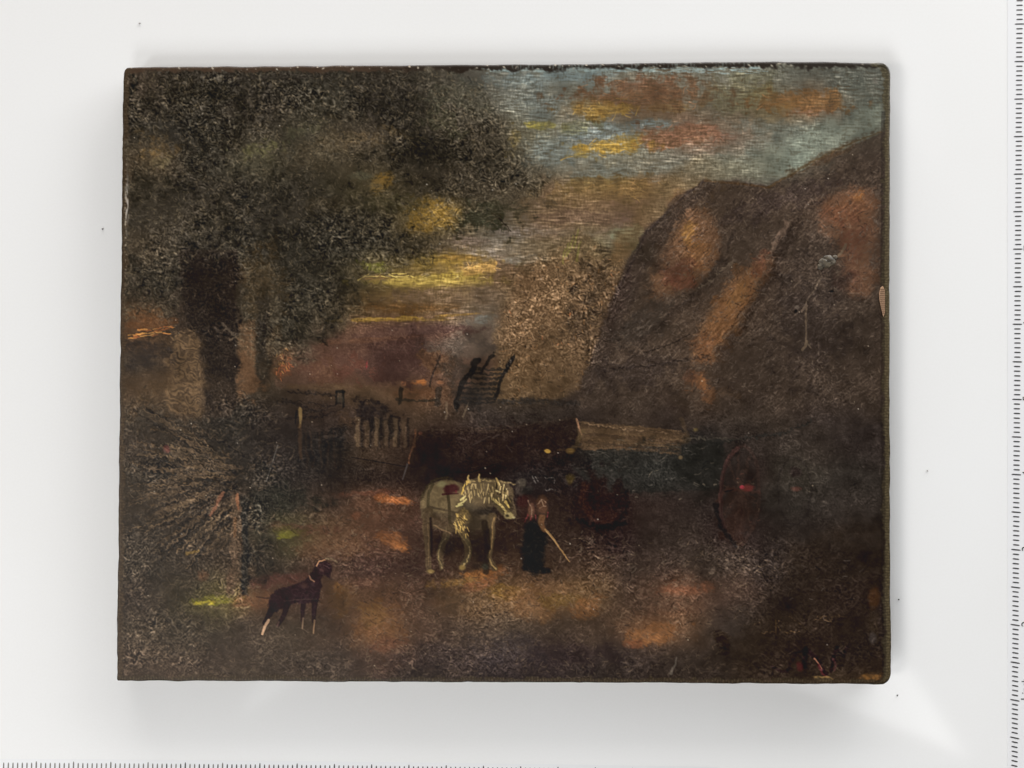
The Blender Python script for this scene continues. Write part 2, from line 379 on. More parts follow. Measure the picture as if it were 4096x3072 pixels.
# ---- regions
sky = poly_mask([(1000, 120), (1060, 190), (1095, 260), (1100, 310), (1140, 350), (1200, 385), (1180, 430), (1080, 470), (1000, 470), (940, 540), (880, 560), (800, 590), (770, 640), (740, 700),
                 (900, 700), (1080, 680), (1110, 600), (1240, 540), (1340, 560), (1400, 490), (1520, 388), (1660, 404), (1760, 345), (1930, 280), (1940, 100)], 14, 9)
roof = poly_mask([(1520, 388), (1662, 404), (1720, 368), (1800, 330), (1930, 278), (1940, 900), (1800, 940), (1500, 930), (1240, 900), (1262, 815), (1300, 715), (1335, 610), (1368, 540), (1400, 492), (1460, 430)], 3.0, 2.5)
crown = poly_mask([(255, 130), (960, 150), (1060, 200), (1100, 300), (1200, 385), (1120, 440), (1060, 520), (1010, 480), (950, 540), (880, 590), (790, 600), (750, 690), (640, 780), (560, 800), (520, 740), (510, 560), (390, 540), (380, 700), (255, 700)], 16, 12)
bush = poly_mask([(1082, 600), (1130, 565), (1190, 545), (1240, 500), (1300, 520), (1350, 560), (1335, 640), (1300, 740), (1255, 850), (1080, 862), (1066, 760)], 13, 8)
lowbush = poly_mask([(250, 880), (330, 850), (420, 900), (520, 860), (640, 900), (640, 1000), (560, 1080), (540, 1270), (440, 1290), (420, 1420), (250, 1460)], 22, 12)
ground = poly_mask([(560, 1120), (900, 1050), (1240, 1150), (1700, 1180), (1930, 1180), (1930, 1480), (250, 1480), (420, 1330)], 40, 10)
dark_corner = poly_mask([(1700, 1180), (1930, 1140), (1940, 1480), (1560, 1490), (1580, 1400), (1640, 1330)], 40, 14)

blue = np.array([118, 130, 128], np.float32) / 255

# ---- sky
for cx, cy, rx, ry, c, a in [(1160, 175, 120, 18, (122, 134, 132), .7), (1250, 165, 130, 16, (130, 146, 146), .8), (1330, 150, 60, 6, (140, 160, 162), .7), (1180, 230, 75, 35, (110, 117, 112), .7),
        (1190, 330, 70, 40, (124, 132, 126), .8), (1290, 285, 95, 22, (120, 130, 128), .85), (1420, 268, 60, 14, (124, 138, 138), .75), (1640, 275, 90, 20, (112, 114, 104), .6),
        (1715, 345, 80, 30, (142, 156, 142), .75), (1600, 350, 90, 22, (120, 122, 108), .6), (1390, 362, 130, 16, (122, 122, 110), .6), (1850, 200, 60, 50, (88, 92, 84), .6), (1290, 375, 90, 16, (128, 132, 122), .6),
        (1820, 290, 70, 18, (104, 106, 94), .5)]:
    blob(cx, cy, rx, ry, c, a, 0, .7, .3, .35, N_hor)
for cx, cy, rx, ry, c, a, an in [(1400, 198, 150, 46, (116, 86, 64), .85, -.05), (1390, 185, 90, 24, (118, 82, 66), .6, 0), (1275, 230, 62, 20, (120, 96, 58), .8, -.1), (1320, 240, 56, 16, (152, 118, 56), .75, -.1), (1450, 232, 70, 14, (138, 108, 66), .6, 0),
        (1590, 205, 80, 40, (118, 110, 80), .65, 0), (1610, 165, 70, 14, (120, 118, 92), .5, 0), (1350, 212, 70, 14, (142, 102, 68), .5, -.3),
        (1315, 318, 86, 19, (168, 132, 56), .95, -.14), (1345, 305, 46, 14, (176, 138, 58), .8, -.2), (1258, 336, 36, 8, (150, 126, 62), .7, 0), (1430, 306, 60, 17, (138, 92, 66), .85, -.15),
        (1500, 290, 92, 24, (132, 94, 72), .9, -.08), (1560, 296, 50, 14, (124, 92, 76), .6, 0), (1510, 275, 60, 10, (146, 96, 74), .55, .1), (1740, 218, 98, 24, (136, 98, 62), .9, -.03), (1700, 228, 36, 18, (150, 108, 58), .7, -.3), (1745, 240, 50, 12, (142, 98, 70), .7, 0), (1650, 200, 30, 20, (122, 108, 70), .6, 0),
        (1172, 271, 50, 9, (150, 136, 62), .85, .06), (1230, 275, 60, 16, (118, 114, 76), .6, 0),
        (1400, 408, 150, 22, (124, 96, 62), .7, -.05), (1290, 398, 90, 16, (130, 108, 64), .7, 0), (1450, 420, 70, 20, (128, 90, 66), .6, -.1), (1340, 440, 140, 20, (116, 90, 72), .6, 0), (1300, 470, 140, 16, (114, 88, 78), .7, 0),
        (1362, 506, 46, 22, (150, 156, 126), .85, -.05), (1390, 540, 30, 24, (126, 126, 92), .6, 0), (1265, 500, 50, 14, (116, 102, 84), .5, 0), (1120, 500, 100, 12, (124, 110, 98), .7, 0), (1060, 545, 70, 12, (132, 120, 108), .7, -.05), (1130, 560, 55, 10, (140, 134, 122), .75, -.06),
        (1020, 520, 60, 12, (120, 102, 88), .7, 0), (940, 462, 58, 32, (158, 118, 52), .85, .1), (960, 445, 40, 16, (178, 134, 54), .7, .2), (905, 490, 32, 16, (150, 110, 46), .7, 0), (830, 385, 22, 16, (158, 116, 50), .85, 0), (815, 400, 18, 22, (170, 130, 66), .6, .4), (780, 380, 28, 10, (112, 108, 84), .7, 0),
        (960, 565, 74, 16, (158, 126, 56), .8, -.03), (1000, 556, 50, 7, (150, 110, 56), .7, 0), (900, 607, 112, 10, (192, 164, 82), .9, 0), (970, 594, 66, 13, (176, 150, 68), .85, -.12), (1040, 578, 50, 9, (190, 144, 80), .9, -.28), (815, 600, 40, 8, (150, 114, 70), .7, 0),
        (950, 640, 130, 20, (118, 94, 74), .7, 0), (900, 665, 120, 12, (106, 76, 46), .7, 0), (1040, 640, 50, 22, (122, 104, 88), .6, 0), (830, 690, 90, 5, (146, 112, 52), .8, -.03), (990, 680, 70, 4, (160, 122, 62), .75, -.06), (1030, 690, 40, 14, (120, 120, 112), .7, -.1)]:
    blob(cx, cy, rx, ry, c, a, an, .6, .3, .35, N_hor, .25)
dabs(sky * (YY < 400), 1300, [(130, 136, 128), (122, 126, 116), (104, 98, 84), (138, 144, 134), (98, 90, 74)], 15, 2.0, 0.05, .4, .34, .25)
dabs(sky * ((YY > 385)), 900, [(146, 122, 92), (128, 102, 82), (152, 132, 100), (96, 76, 58)], 15, 1.9, 0.0, .4, .36, .25)
for k in range(260):       # curled hairs of impasto in the clouds
    cx, cy, rx, ry, c = random.Random(k).choice([(1400, 200, 140, 38, (170, 120, 84)), (1310, 236, 70, 20, (192, 152, 76)), (1315, 318, 84, 18, (206, 164, 76)), (1490, 292, 100, 22, (178, 120, 96)), (1740, 218, 90, 22, (186, 128, 78)), (1380, 408, 150, 22, (178, 138, 84)), (940, 462, 50, 30, (206, 158, 66)), (920, 600, 120, 10, (216, 186, 100)), (1040, 578, 44, 8, (226, 176, 108))])
    r = random.Random(k + 999); x = cx + r.gauss(0, .45) * rx; y = cy + r.gauss(0, .45) * ry; t = r.gauss(-.1, .5); l = r.uniform(5, 14)
    stroke([(x - l * math.cos(t), y - l * math.sin(t)), (x + r.uniform(-2, 2), y + r.uniform(-3, 3)), (x + l * math.cos(t), y + l * math.sin(t))], r.uniform(1.3, 2.3), c, .75, .5, .8, 0, 0, None, .5)
# pale threads along the top edge of the sky
for k in range(260):
    r = random.Random(k + 50); x = 1040 + r.random() * 600; y = 150 + r.gauss(0, 4)
    stroke([(x, y), (x + r.uniform(4, 26), y + r.uniform(-2, 2))], r.uniform(1.2, 2.6), (150, 172, 172), .55, .4, .8)

Cc += (np.array([116, 108, 90], np.float32) / 255 - Cc) * (sky * .20 * (YY < 385))[..., None]
for cx, cy, rx, ry, c, a in ((960, 570, 120, 40, (150, 120, 62), .4), (930, 610, 130, 12, (186, 156, 80), .6), (1030, 580, 56, 9, (194, 150, 84), .6), (1000, 640, 120, 24, (126, 102, 76), .5), (930, 470, 60, 30, (164, 126, 56), .45), (1330, 415, 170, 28, (136, 107, 68), .6), (1250, 455, 200, 56, (130, 106, 74), .45), (1130, 540, 110, 26, (132, 114, 86), .4), (870, 690, 120, 5, (150, 118, 60), .6),
        (1390, 202, 150, 42, (126, 92, 66), .55), (1310, 236, 80, 16, (156, 122, 64), .6), (1490, 292, 110, 26, (136, 98, 72), .5), (1740, 218, 105, 26, (140, 102, 64), .55), (1320, 318, 80, 16, (172, 136, 62), .5), (1700, 310, 130, 40, (122, 126, 112), .35)):
    blob(cx, cy, rx, ry, c, a, 0, .7, .3, .3, N_hor, .2)
# ---- distant hills, field
shape([(640, 770), (700, 735), (780, 706), (900, 696), (1000, 706), (1062, 700), (1075, 760), (1075, 835), (600, 835), (600, 790)], (92, 70, 58), .55, 7, 4)
shape([(780, 800), (800, 760), (850, 738), (900, 742), (935, 770), (930, 815), (800, 825)], (72, 55, 49), .55, 8, 4)
shape([(1000, 705), (1060, 690), (1080, 700), (1076, 770), (980, 775), (960, 735)], (98, 92, 82), .4, 10, 4)
for cx, cy, rx, ry, c, a, an in [(860, 722, 130, 22, (88, 66, 58), .65, -.05), (940, 710, 90, 12, (86, 66, 60), .7, -.04), (865, 775, 74, 44, (70, 53, 49), .75, 0), (730, 800, 90, 30, (100, 70, 58), .6, 0), (660, 770, 70, 30, (98, 72, 58), .4, 0),
        (780, 735, 110, 6, (110, 80, 62), .6, -.06), (612, 785, 22, 30, (122, 80, 56), .6, .4), (792, 790, 4, 14, (150, 56, 60), .7, .1), (940, 780, 40, 26, (98, 74, 54), .6, 0), (980, 750, 80, 20, (84, 76, 68), .6, 0),
        (908, 824, 19, 8, (170, 108, 62), .9, 0), (872, 828, 8, 6, (150, 98, 66), .6, 0), (950, 826, 10, 4, (160, 106, 72), .6, 0), (890, 852, 60, 12, (104, 74, 54), .6, 0), (720, 836, 120, 9, (98, 78, 58), .6, .02), (790, 858, 110, 10, (84, 68, 52), .5, 0)]:
    blob(cx, cy, rx, ry, c, a, an, .6, .3, .25, N_hor)

for cx, cy, rx, ry, c in ((705, 800, 44, 24, (100, 74, 58)), (775, 792, 42, 30, (106, 72, 60)), (865, 782, 58, 44, (76, 56, 50)), (940, 792, 34, 28, (96, 72, 54))):
    blob(cx, cy, rx, ry, c, .75, 0, .35, .4, .3, N_curl)
    dabs(poly_mask([(cx - rx, cy - ry * .2), (cx - rx * .5, cy - ry), (cx + rx * .5, cy - ry), (cx + rx, cy - ry * .2), (cx + rx * .6, cy + ry * .4), (cx - rx * .6, cy + ry * .4)], 6, 3), 60, [(122, 88, 68), (110, 76, 62), (64, 48, 44)], 8, 2.2, .3, 1.2, .55, .4)
for k in range(40):
    r = random.Random(k + 650); x = 612 + r.gauss(0, 9); y = 785 + r.gauss(0, 15); t = r.gauss(1.2, .6)
    stroke([(x, y), (x + 6 * math.cos(t), y + 6 * math.sin(t))], r.uniform(1.5, 2.8), r.choice([(186, 112, 72), (164, 92, 62), (200, 142, 84)]), .7, .4, 1)
# ---- crown, trunk
Cc += (np.array([58, 54, 44], np.float32) / 255 - Cc) * (crown * 0.38)[..., None]
for cx, cy, rx, ry in [(420, 190, 120, 50), (620, 200, 110, 40), (860, 235, 110, 55), (960, 310, 90, 40), (860, 330, 90, 40), (460, 290, 70, 70), (420, 360, 60, 50), (330, 400, 70, 30), (560, 410, 110, 40), (700, 500, 130, 60), (580, 520, 110, 50), (790, 480, 70, 50), (1040, 470, 60, 34), (690, 620, 80, 60), (640, 700, 70, 40), (330, 610, 70, 50), (1000, 400, 70, 24), (880, 530, 60, 24), (480, 470, 60, 50), (300, 230, 30, 40), (1060, 350, 50, 26), (1130, 395, 50, 16)]:
    blob(cx, cy, rx, ry, (42, 39, 33), .55, 0, .8, .55, .3, N_iso2)
for cx, cy, rx, ry, c, a, an in [(560, 325, 52, 20, (104, 98, 68), .7, -.3), (345, 325, 36, 40, (108, 88, 62), .6, .3), (350, 350, 30, 14, (124, 112, 84), .5, 0), (780, 300, 80, 22, (100, 84, 62), .6, -.1), (690, 320, 60, 40, (84, 74, 58), .6, -.5), (650, 285, 40, 18, (90, 86, 66), .5, -.3), (960, 262, 50, 26, (78, 74, 58), .6, .2), (980, 210, 60, 30, (84, 80, 66), .6, .2), (560, 620, 44, 90, (82, 68, 50), .6, 0), (560, 740, 30, 50, (82, 64, 48), .5, 0), (850, 440, 60, 20, (70, 64, 46), .6, 0), (330, 330, 20, 12, (130, 104, 66), .5, 0), (700, 440, 60, 14, (80, 70, 54), .5, 0), (600, 165, 160, 12, (60, 54, 48), .5, 0), (310, 680, 56, 22, (104, 74, 50), .6, 0), (1110, 300, 14, 36, (112, 96, 60), .6, .15), (1120, 430, 60, 26, (82, 72, 58), .5, 0), (810, 575, 30, 12, (128, 126, 56), .5, .2)]:
    blob(cx, cy, rx, ry, c, a, an, .7, .5, .5, N_iso2)
blob(1050, 478, 46, 34, (58, 57, 44), .85, .2, .6, .5, .3, N_curl); blob(1070, 455, 60, 22, (66, 62, 48), .7, .1, .6, .5, .3, N_curl); blob(980, 440, 24, 14, (84, 72, 52), .5)
stroke([(1062, 462), (1086, 478), (1104, 500)], 2.4, (40, 34, 28), .7, .4, 1, 1.5)
blob(562, 738, 13, 58, (46, 42, 37), .75, .05, .5, .35, .3, N_curl); blob(596, 720, 14, 70, (70, 62, 50), .4)
blob(452, 660, 64, 130, (37, 34, 31), .92, 0, .35, .25)
blob(452, 780, 54, 60, (48, 42, 38), .7, 0, .6, .4)
blob(402, 800, 32, 100, (108, 87, 66), .8, .05, .5, .3, .3); blob(436, 830, 26, 60, (96, 80, 62), .6, 0, .6, .4, .3)
blob(535, 790, 26, 66, (108, 82, 60), .75, 0, .6, .3, .3)
blob(392, 730, 20, 60, (66, 58, 50), .6, .1, .6, .3)
blob(325, 700, 56, 14, (112, 78, 52), .6, -.1)
for k in range(34):
    r = random.Random(k + 400); x = 274 + r.random() * 96; y = 722 - (x - 272) * .13 + r.choice((-5, 0, 3, 8)) + r.gauss(0, 1.5)
    stroke([(x, y), (x + r.uniform(6, 18), y - r.uniform(-1, 3))], r.uniform(1.4, 2.8), r.choice([(190, 124, 66), (204, 150, 84), (164, 98, 58)]), .7, .4, 1, .8, 0, None, .4)
blob(310, 770, 60, 34, (58, 52, 48), .7, 0, .7, .4)
shape([(386, 540), (515, 540), (512, 640), (520, 760), (512, 840), (505, 900), (372, 905), (374, 800), (384, 700), (396, 640)], (56, 48, 41), .75, 4, 2.5)
shape([(390, 545), (514, 545), (511, 640), (514, 760), (506, 885), (452, 892), (440, 810), (424, 745), (404, 690), (393, 620)], (42, 37, 33), .85, 5, 3)
shape([(378, 720), (424, 715), (446, 790), (446, 860), (430, 900), (366, 895), (368, 820)], (108, 88, 65), .82, 11, 5, .45)
blob(330, 850, 50, 50, (92, 74, 54), .5, 0, .8, .4, .3); blob(480, 850, 40, 40, (72, 61, 50), .4)
shape([(516, 700), (548, 690), (552, 790), (546, 850), (512, 860), (520, 780)], (104, 79, 58), .7, 5, 2.5, .3)
shape([(556, 640), (588, 640), (578, 740), (584, 820), (556, 830), (558, 740)], (48, 43, 37), .75, 5, 3, .3)
stroke([(480, 700), (492, 712), (506, 724)], 6, (104, 92, 78), .6, .4, 2, 1.5); stroke([(496, 735), (520, 722), (560, 726)], 2.4, (98, 84, 68), .6, .4, 1, 1)
tw = crown * (1 - sst(.3, .9, poly_mask([(390, 560), (515, 560), (515, 760), (390, 760)], 10, 4)))
dabs(tw, 4200, [(100, 88, 69), (88, 78, 62), (112, 98, 77), (80, 71, 56)], 8, 2.2, .5, 1.3, .56, .5)
dabs(tw, 1500, [(42, 39, 33), (45, 40, 35), (40, 39, 35)], 11, 3.6, .4, 1.3, .42, -.2)
dabs(poly_mask([(385, 560), (520, 560), (520, 900), (370, 900)], 8, 4), 420, [(98, 84, 68), (80, 68, 56)], 8, 2.2, 1.2, 1.0, .5, .5)

# ---- brown tree behind the roof
Cc += (np.array([108, 86, 61], np.float32) / 255 - Cc) * (bush * 0.58)[..., None]
blob(1285, 612, 40, 62, (72, 61, 49), .6, 0, .6, .5)
blob(1270, 700, 50, 60, (70, 60, 50), .5, 0, .8, .5)
dabs(bush, 1500, [(124, 103, 76), (134, 110, 80), (104, 85, 63), (138, 104, 70)], 8, 2.3, .6, 1.3, .6, .4)
dabs(bush, 900, [(52, 46, 40), (60, 50, 42)], 8, 2.4, .6, 1.3, .5)
dabs(bush, 70, [(176, 112, 72), (186, 130, 90)], 6, 2.5, 1.4, .5, .7, .4)
for x, y in ((1228, 530), (1240, 515), (1218, 545), (1246, 540)):
    stroke([(x, y + 22), (x + 4, y), (x + 10, y - 20)], 5, (120, 112, 60), .6, .6, 2, 1.5)

# ---- roof
roof = roof * (1 - .85 * sst(835, 935, YY + WX * 14))
halo = (1 - roof) * np.clip(poly_mask([(1360, 560), (1400, 492), (1520, 388), (1662, 404), (1720, 368), (1905, 285), (1905, 230), (1700, 300), (1640, 340), (1500, 340), (1380, 440), (1320, 560)], 16, 6), 0, 1) * .7
hc = np.array([124, 112, 88], np.float32) + (XX - 1520).clip(-200, 200)[..., None] / 200 * np.array([8, 26, 34], np.float32)
Cc += (hc / 255 - Cc) * halo[..., None]
Cc += (np.array([69, 59, 50], np.float32) / 255 - Cc) * (roof * 0.80)[..., None]
shape([(1500, 440), (1530, 470), (1556, 530), (1550, 570), (1500, 610), (1440, 640), (1400, 640), (1420, 580), (1450, 520)], (98, 73, 54), .75, 14, 6)
shape([(1560, 640), (1650, 556), (1676, 560), (1620, 660), (1560, 770), (1500, 785), (1510, 720)], (112, 82, 57), .75, 12, 5)
shape([(1700, 500), (1905, 470), (1905, 900), (1560, 905), (1530, 800), (1600, 690)], (60, 52, 46), .45, 26, 10)
shape([(1524, 392), (1545, 400), (1470, 470), (1410, 560), (1370, 650), (1330, 740), (1280, 850), (1245, 860), (1300, 715), (1335, 610), (1370, 540), (1402, 492)], (58, 50, 45), .6, 6, 4)
shape([(1770, 440), (1850, 405), (1890, 410), (1895, 520), (1880, 640), (1840, 640), (1820, 540), (1790, 500)], (106, 77, 58), .7, 14, 6)
for cx, cy, rx, ry, c, a, an in [(1480, 520, 32, 70, (102, 76, 55), .5, .2), (1488, 505, 22, 24, (138, 103, 56), .6, .2), (1505, 545, 30, 36, (118, 84, 54), .6, .3), (1455, 590, 44, 18, (98, 64, 52), .6, -.5), (1470, 610, 26, 16, (108, 68, 54), .5, 0), (1450, 560, 36, 40, (76, 60, 50), .4, 0),
        (1600, 620, 36, 60, (112, 81, 56), .6, .55), (1560, 690, 34, 76, (114, 82, 56), .6, .5), (1520, 755, 30, 30, (112, 79, 56), .6, .5), (1645, 570, 20, 36, (100, 68, 54), .6, .4), (1590, 640, 14, 40, (128, 95, 60), .4, .5),
        (1830, 450, 46, 38, (112, 79, 57), .7, -.2), (1856, 424, 14, 12, (140, 95, 56), .6, -.2), (1800, 462, 36, 20, (108, 74, 56), .6, -.2), (1845, 530, 28, 60, (98, 68, 54), .7, 0), (1835, 600, 30, 40, (84, 62, 52), .5, 0),
        (1512, 832, 26, 32, (118, 82, 57), .7, -.5), (1520, 828, 9, 18, (156, 105, 66), .6, -.5), (1490, 815, 20, 12, (96, 70, 54), .5, 0), (1560, 850, 30, 14, (84, 68, 54), .4, 0),
        (1780, 340, 80, 12, (84, 64, 46), .55, -.45), (1700, 430, 120, 30, (60, 51, 49), .5, -.3), (1750, 700, 90, 120, (53, 47, 45), .4, 0), (1400, 700, 80, 40, (62, 57, 52), .5, -.6), (1380, 800, 90, 40, (56, 49, 46), .5, 0), (1340, 640, 20, 80, (60, 50, 46), .5, .4)]:
    blob(cx, cy, rx, ry, c, a, an, .7, .3, .3, N_up)
stroke([(1722, 488), (1692, 535), (1654, 618), (1604, 696), (1556, 766)], 22, (46, 39, 35), .5, .2, 9, 4)
stroke([(1716, 482), (1680, 528), (1640, 612), (1590, 690), (1540, 760)], 6, (40, 34, 31), .5, .4, 3, 3.0, .5, N_curl2)
stroke([(1700, 480), (1690, 510), (1665, 545)], 12, (112, 94, 80), .7, .6, 3, 2.5, .4, N_iso2, 1.0)
stroke([(1668, 560), (1640, 612), (1600, 690), (1530, 775)], 8, (96, 78, 62), .5, .3, 3, 3, .6, N_iso2, .8)
stroke([(1562, 562), (1524, 616), (1446, 694), (1384, 740)], 18, (50, 43, 38), .5, .3, 8, 3)
stroke([(1560, 560), (1520, 612), (1440, 690), (1380, 735)], 6, (44, 39, 36), .4, .4, 3, 3.0, .5, N_curl2)
stroke([(1590, 560), (1530, 610), (1500, 630)], 6, (108, 96, 80), .5, .4, 2, 3, .6, N_iso2, .8)
stroke([(1300, 800), (1400, 790), (1500, 775), (1530, 770)], 5, (42, 37, 35), .6, .2, 3, 3)
stroke([(1520, 392), (1460, 440), (1400, 500), (1360, 580), (1330, 640)], 4, (50, 43, 42), .5, .2, 3, 1.5)
stroke([(1522, 390), (1590, 396), (1660, 405)], 4, (76, 58, 40), .6, .1, 2, 1)
stroke([(1662, 404), (1760, 346), (1840, 308), (1905, 284)], 4, (86, 68, 46), .6, .2, 2, 1)
stroke([(1390, 762), (1440, 748), (1490, 722)], 2.4, (36, 31, 28), .6, .2, 1.2, 1)
stroke([(1588, 500), (1580, 520), (1572, 545)], 6, (40, 35, 32), .45, .3, 1.5, 2)
dabs(roof, 2300, [(92, 82, 73), (100, 89, 79), (82, 72, 64), (112, 99, 86)], 8, 2.0, -.5, .8, .46, .4)
dabs(roof, 800, [(40, 35, 34), (44, 38, 36)], 9, 2.2, -.6, .7, .45)
# dried drip, and its two pits
stroke([(1826, 528), (1818, 548), (1800, 560)], 5, (102, 88, 72), .8, .3, 1.4, 1, 0, None, 1.2)
stroke([(1775, 598), (1760, 625), (1740, 652), (1739, 664)], 3.4, (98, 86, 74), .8, .1, 1.2, .8, .2, None, 1.0)
stroke([(1741, 660), (1741, 700), (1743, 740)], 3.6, (98, 85, 71), .8, .1, 1.2, .8, .2, None, 1.0)
stroke([(1740, 660), (1735, 668), (1732, 672)], 6, (106, 92, 79), .8, .3, 1.2, .6, 0, None, 1.2)
stroke([(1743, 738), (1740, 748), (1733, 756)], 6, (104, 90, 74), .8, .2, 1.2, .6, 0, None, 1.2); stroke([(1746, 744), (1752, 752)], 4, (100, 88, 74), .7)
blob(1718, 673, 4.5, 7, (30, 26, 24), .85, .5, .4, .2, 0, None, -1.5); blob(1722, 664, 5, 5, (104, 94, 84), .7); blob(1795, 629, 6, 2.6, (28, 24, 22), .85, 0, .4, .2, 0, None, -1)

# ---- fence, ladder, hurdles
dk = (38, 37, 36)
blob(985, 800, 40, 30, (66, 60, 54), .6); blob(1046, 830, 40, 34, (70, 60, 50), .6, -.5)
stroke([(1063, 767), (1050, 788), (1036, 806)], 8, dk, .8, .2, 2, 1.6)
stroke([(1030, 780), (1006, 818), (990, 852), (985, 882)], 13, dk, .9, .1, 2.2, 1.8)
stroke([(1106, 771), (1096, 792), (1080, 828), (1070, 862)], 8, dk, .88, .25, 2, 1.6)
for y, x0, x1 in ((796, 1030, 1092), (806, 1022, 1088), (816, 1016, 1084), (827, 1010, 1080), (838, 1004, 1076), (849, 1000, 1072), (859, 998, 1070), (868, 996, 1066)):
    stroke([(x0, y), ((x0 + x1) / 2, y + 3), (x1, y + 1)], 5.0, (44, 42, 40), .8, .1, 1.8, 1.6, .2)
stroke([(1000, 900), (1012, 870)], 4, (112, 98, 80), .6); stroke([(962, 905), (966, 870)], 5, (120, 104, 84), .5, .3, 2, 1.5)
blob(1025, 860, 40, 26, (50, 48, 46), .6, 0, .7, .4)
stroke([(950, 768), (938, 800), (928, 835)], 4, (48, 42, 40), .7, .2, 1.5, 1)
stroke([(866, 840), (866, 870)], 9, (44, 41, 36), .8, .1, 2, 1.5); stroke([(858, 862), (900, 866), (948, 864)], 5, (50, 46, 40), .75, .1, 2, 1.5)
stroke([(946, 842), (946, 872)], 14, (50, 46, 42), .7, .1, 3, 2)
stroke([(1080, 868), (1150, 866), (1250, 872)], 9, (48, 46, 44), .75, .1, 4, 2.5, .3)
stroke([(727, 848), (727, 872)], 5, (34, 33, 31), .8, .1, 1.6, 1); stroke([(742, 845), (742, 880)], 5, (34, 33, 31), .85, .2, 1.6, 1)
stroke([(728, 846), (744, 846)], 5, (36, 36, 34), .8, .1, 1.5, 1); blob(735, 860, 9, 14, (66, 62, 54), .6)
for p in ([(620, 846), (680, 850), (728, 856)], [(600, 870), (650, 868), (722, 878)], [(640, 890), (700, 886), (736, 870)], [(620, 905), (690, 900), (740, 884)], [(610, 860), (670, 884), (700, 900)]):
    stroke(p, 4.5, (40, 36, 34), .7, .3, 1.8, 2.5, .3)
blob(800, 890, 46, 20, (42, 38, 38), .75, 0, .6, .4); blob(830, 930, 30, 30, (40, 38, 36), .55, 0, .6, .4)
for i, x in enumerate((772, 790, 812, 832, 852, 872)):
    stroke([(x, 905 + (i % 2) * 8), (x + 2, 962)], 8, (98, 81, 62) if i % 2 == 0 else (84, 69, 54), .7, .2, 3, 1.5)
    stroke([(x + 9, 905), (x + 10, 965)], 5, (40, 36, 33), .6, .2, 2, 1.5)
blob(745, 905, 26, 22, (78, 62, 48), .6, 0, .6, .4, .4); blob(735, 950, 26, 40, (36, 35, 34), .7, 0, .6, .4)
blob(690, 960, 50, 40, (40, 38, 36), .6, 0, .7, .4)
stroke([(648, 884), (650, 900), (648, 922)], 7, (150, 124, 80), .8, .5, 2, .8); stroke([(648, 920), (650, 990)], 7, (78, 60, 46), .6, .3, 3, 1)
stroke([(640, 890), (638, 915)], 3, (30, 28, 26), .7, .3, 1.5)
for x in (672, 690, 705, 660, 720): stroke([(x, 930), (x + 3, 1010)], 4, (62, 50, 42), .45, .4, 2, 1.5, .3)
# dark waggon bed behind the horse
blob(1000, 965, 110, 38, (46, 36, 34), .85, 0, .5, .25); blob(1160, 950, 90, 36, (44, 34, 33), .8, 0, .5, .3); blob(1080, 1000, 180, 24, (42, 34, 33), .7, 0, .7, .3)
stroke([(975, 936), (1020, 930), (1060, 932), (1100, 928)], 4, (92, 78, 62), .6, .2, 2, 2, .4)
stroke([(898, 930), (894, 965), (886, 985), (884, 1000)], 4, (130, 88, 62), .75, .2, 2, 1.4, .4, N_iso, .4); blob(908, 936, 5, 4, (168, 100, 76), .8)
stroke([(880, 1003), (870, 1035)], 3, (86, 80, 78), .7, .4, 1.5)
dabs(poly_mask([(940, 900), (1120, 880), (1250, 890), (1240, 915), (940, 930)], 6, 4), 230, [(98, 86, 70), (84, 74, 62), (36, 34, 33)], 9, 2.2, .2, .9, .6, .4)
stroke([(760, 988), (820, 998), (876, 1008)], 1.6, (24, 20, 20), .8, .2, .8); stroke([(984, 1020), (1020, 1020), (1060, 1006), (1110, 990)], 1.8, (22, 18, 18), .8, .2, .8); stroke([(1150, 986), (1200, 996), (1240, 1002)], 1.6, (24, 20, 20), .7, .2, .8)
for p in ([(990, 944), (1006, 950)], [(1020, 962), (1058, 942)], [(1064, 946), (1080, 938)], [(1094, 962), (1106, 976)]):
    stroke(p, 2.2, (104, 94, 88), .7, .3, 1)

LOOSE = False
shape([(896, 935), (935, 925), (1060, 930), (1120, 918), (1245, 903), (1258, 950), (1240, 985), (1120, 1002), (1000, 1008), (886, 1000)], (48, 39, 35), .65, 6, 5)
stroke([(900, 930), (1000, 926), (1120, 920), (1240, 902)], 3, (74, 62, 52), .5, .2, 1.6, 2, .4)
shape([(1090, 872), (1250, 868), (1258, 905), (1100, 915)], (54, 48, 43), .5, 12, 5)
dabs(poly_mask([(890, 925), (1245, 900), (1255, 985), (1000, 1012), (886, 1005)], 6, 3), 330, [(70, 57, 49), (82, 68, 57), (34, 29, 28), (58, 46, 41)], 13, 2.4, -.05, .5, .5, .35)
# ---- waggon on the right
LOOSE = False
shape([(1240, 968), (1480, 960), (1560, 945), (1570, 1055), (1300, 1068), (1236, 1010)], (48, 47, 44), .8, 4, 2.5)
shape([(1256, 912), (1380, 922), (1482, 934), (1486, 956), (1400, 964), (1262, 972), (1244, 965)], (88, 71, 53), .75, 2.5, 1.8)
blob(1380, 1010, 170, 50, (47, 47, 44), .75, .03, .6, .3); blob(1520, 1000, 60, 70, (46, 46, 43), .6, 0, .7, .3)
for i in range(9):
    y = 912 + i * 6
    stroke([(1246 + i * 2, y), (1340, y + 8), (1470, y + 20)], 5, ((104, 84, 62), (70, 57, 46), (90, 73, 55))[i % 3], .6, .2, 2.2, 2.0, .5, N_hor, .4)
stroke([(1262, 914), (1330, 924), (1440, 936)], 3, (134, 110, 84), .7, .2, 1.2, 1.6, .5)
stroke([(1244, 905), (1252, 925), (1258, 938)], 4, (158, 120, 92), .85, .2, 1.3, 1, .3, N_iso, .5)
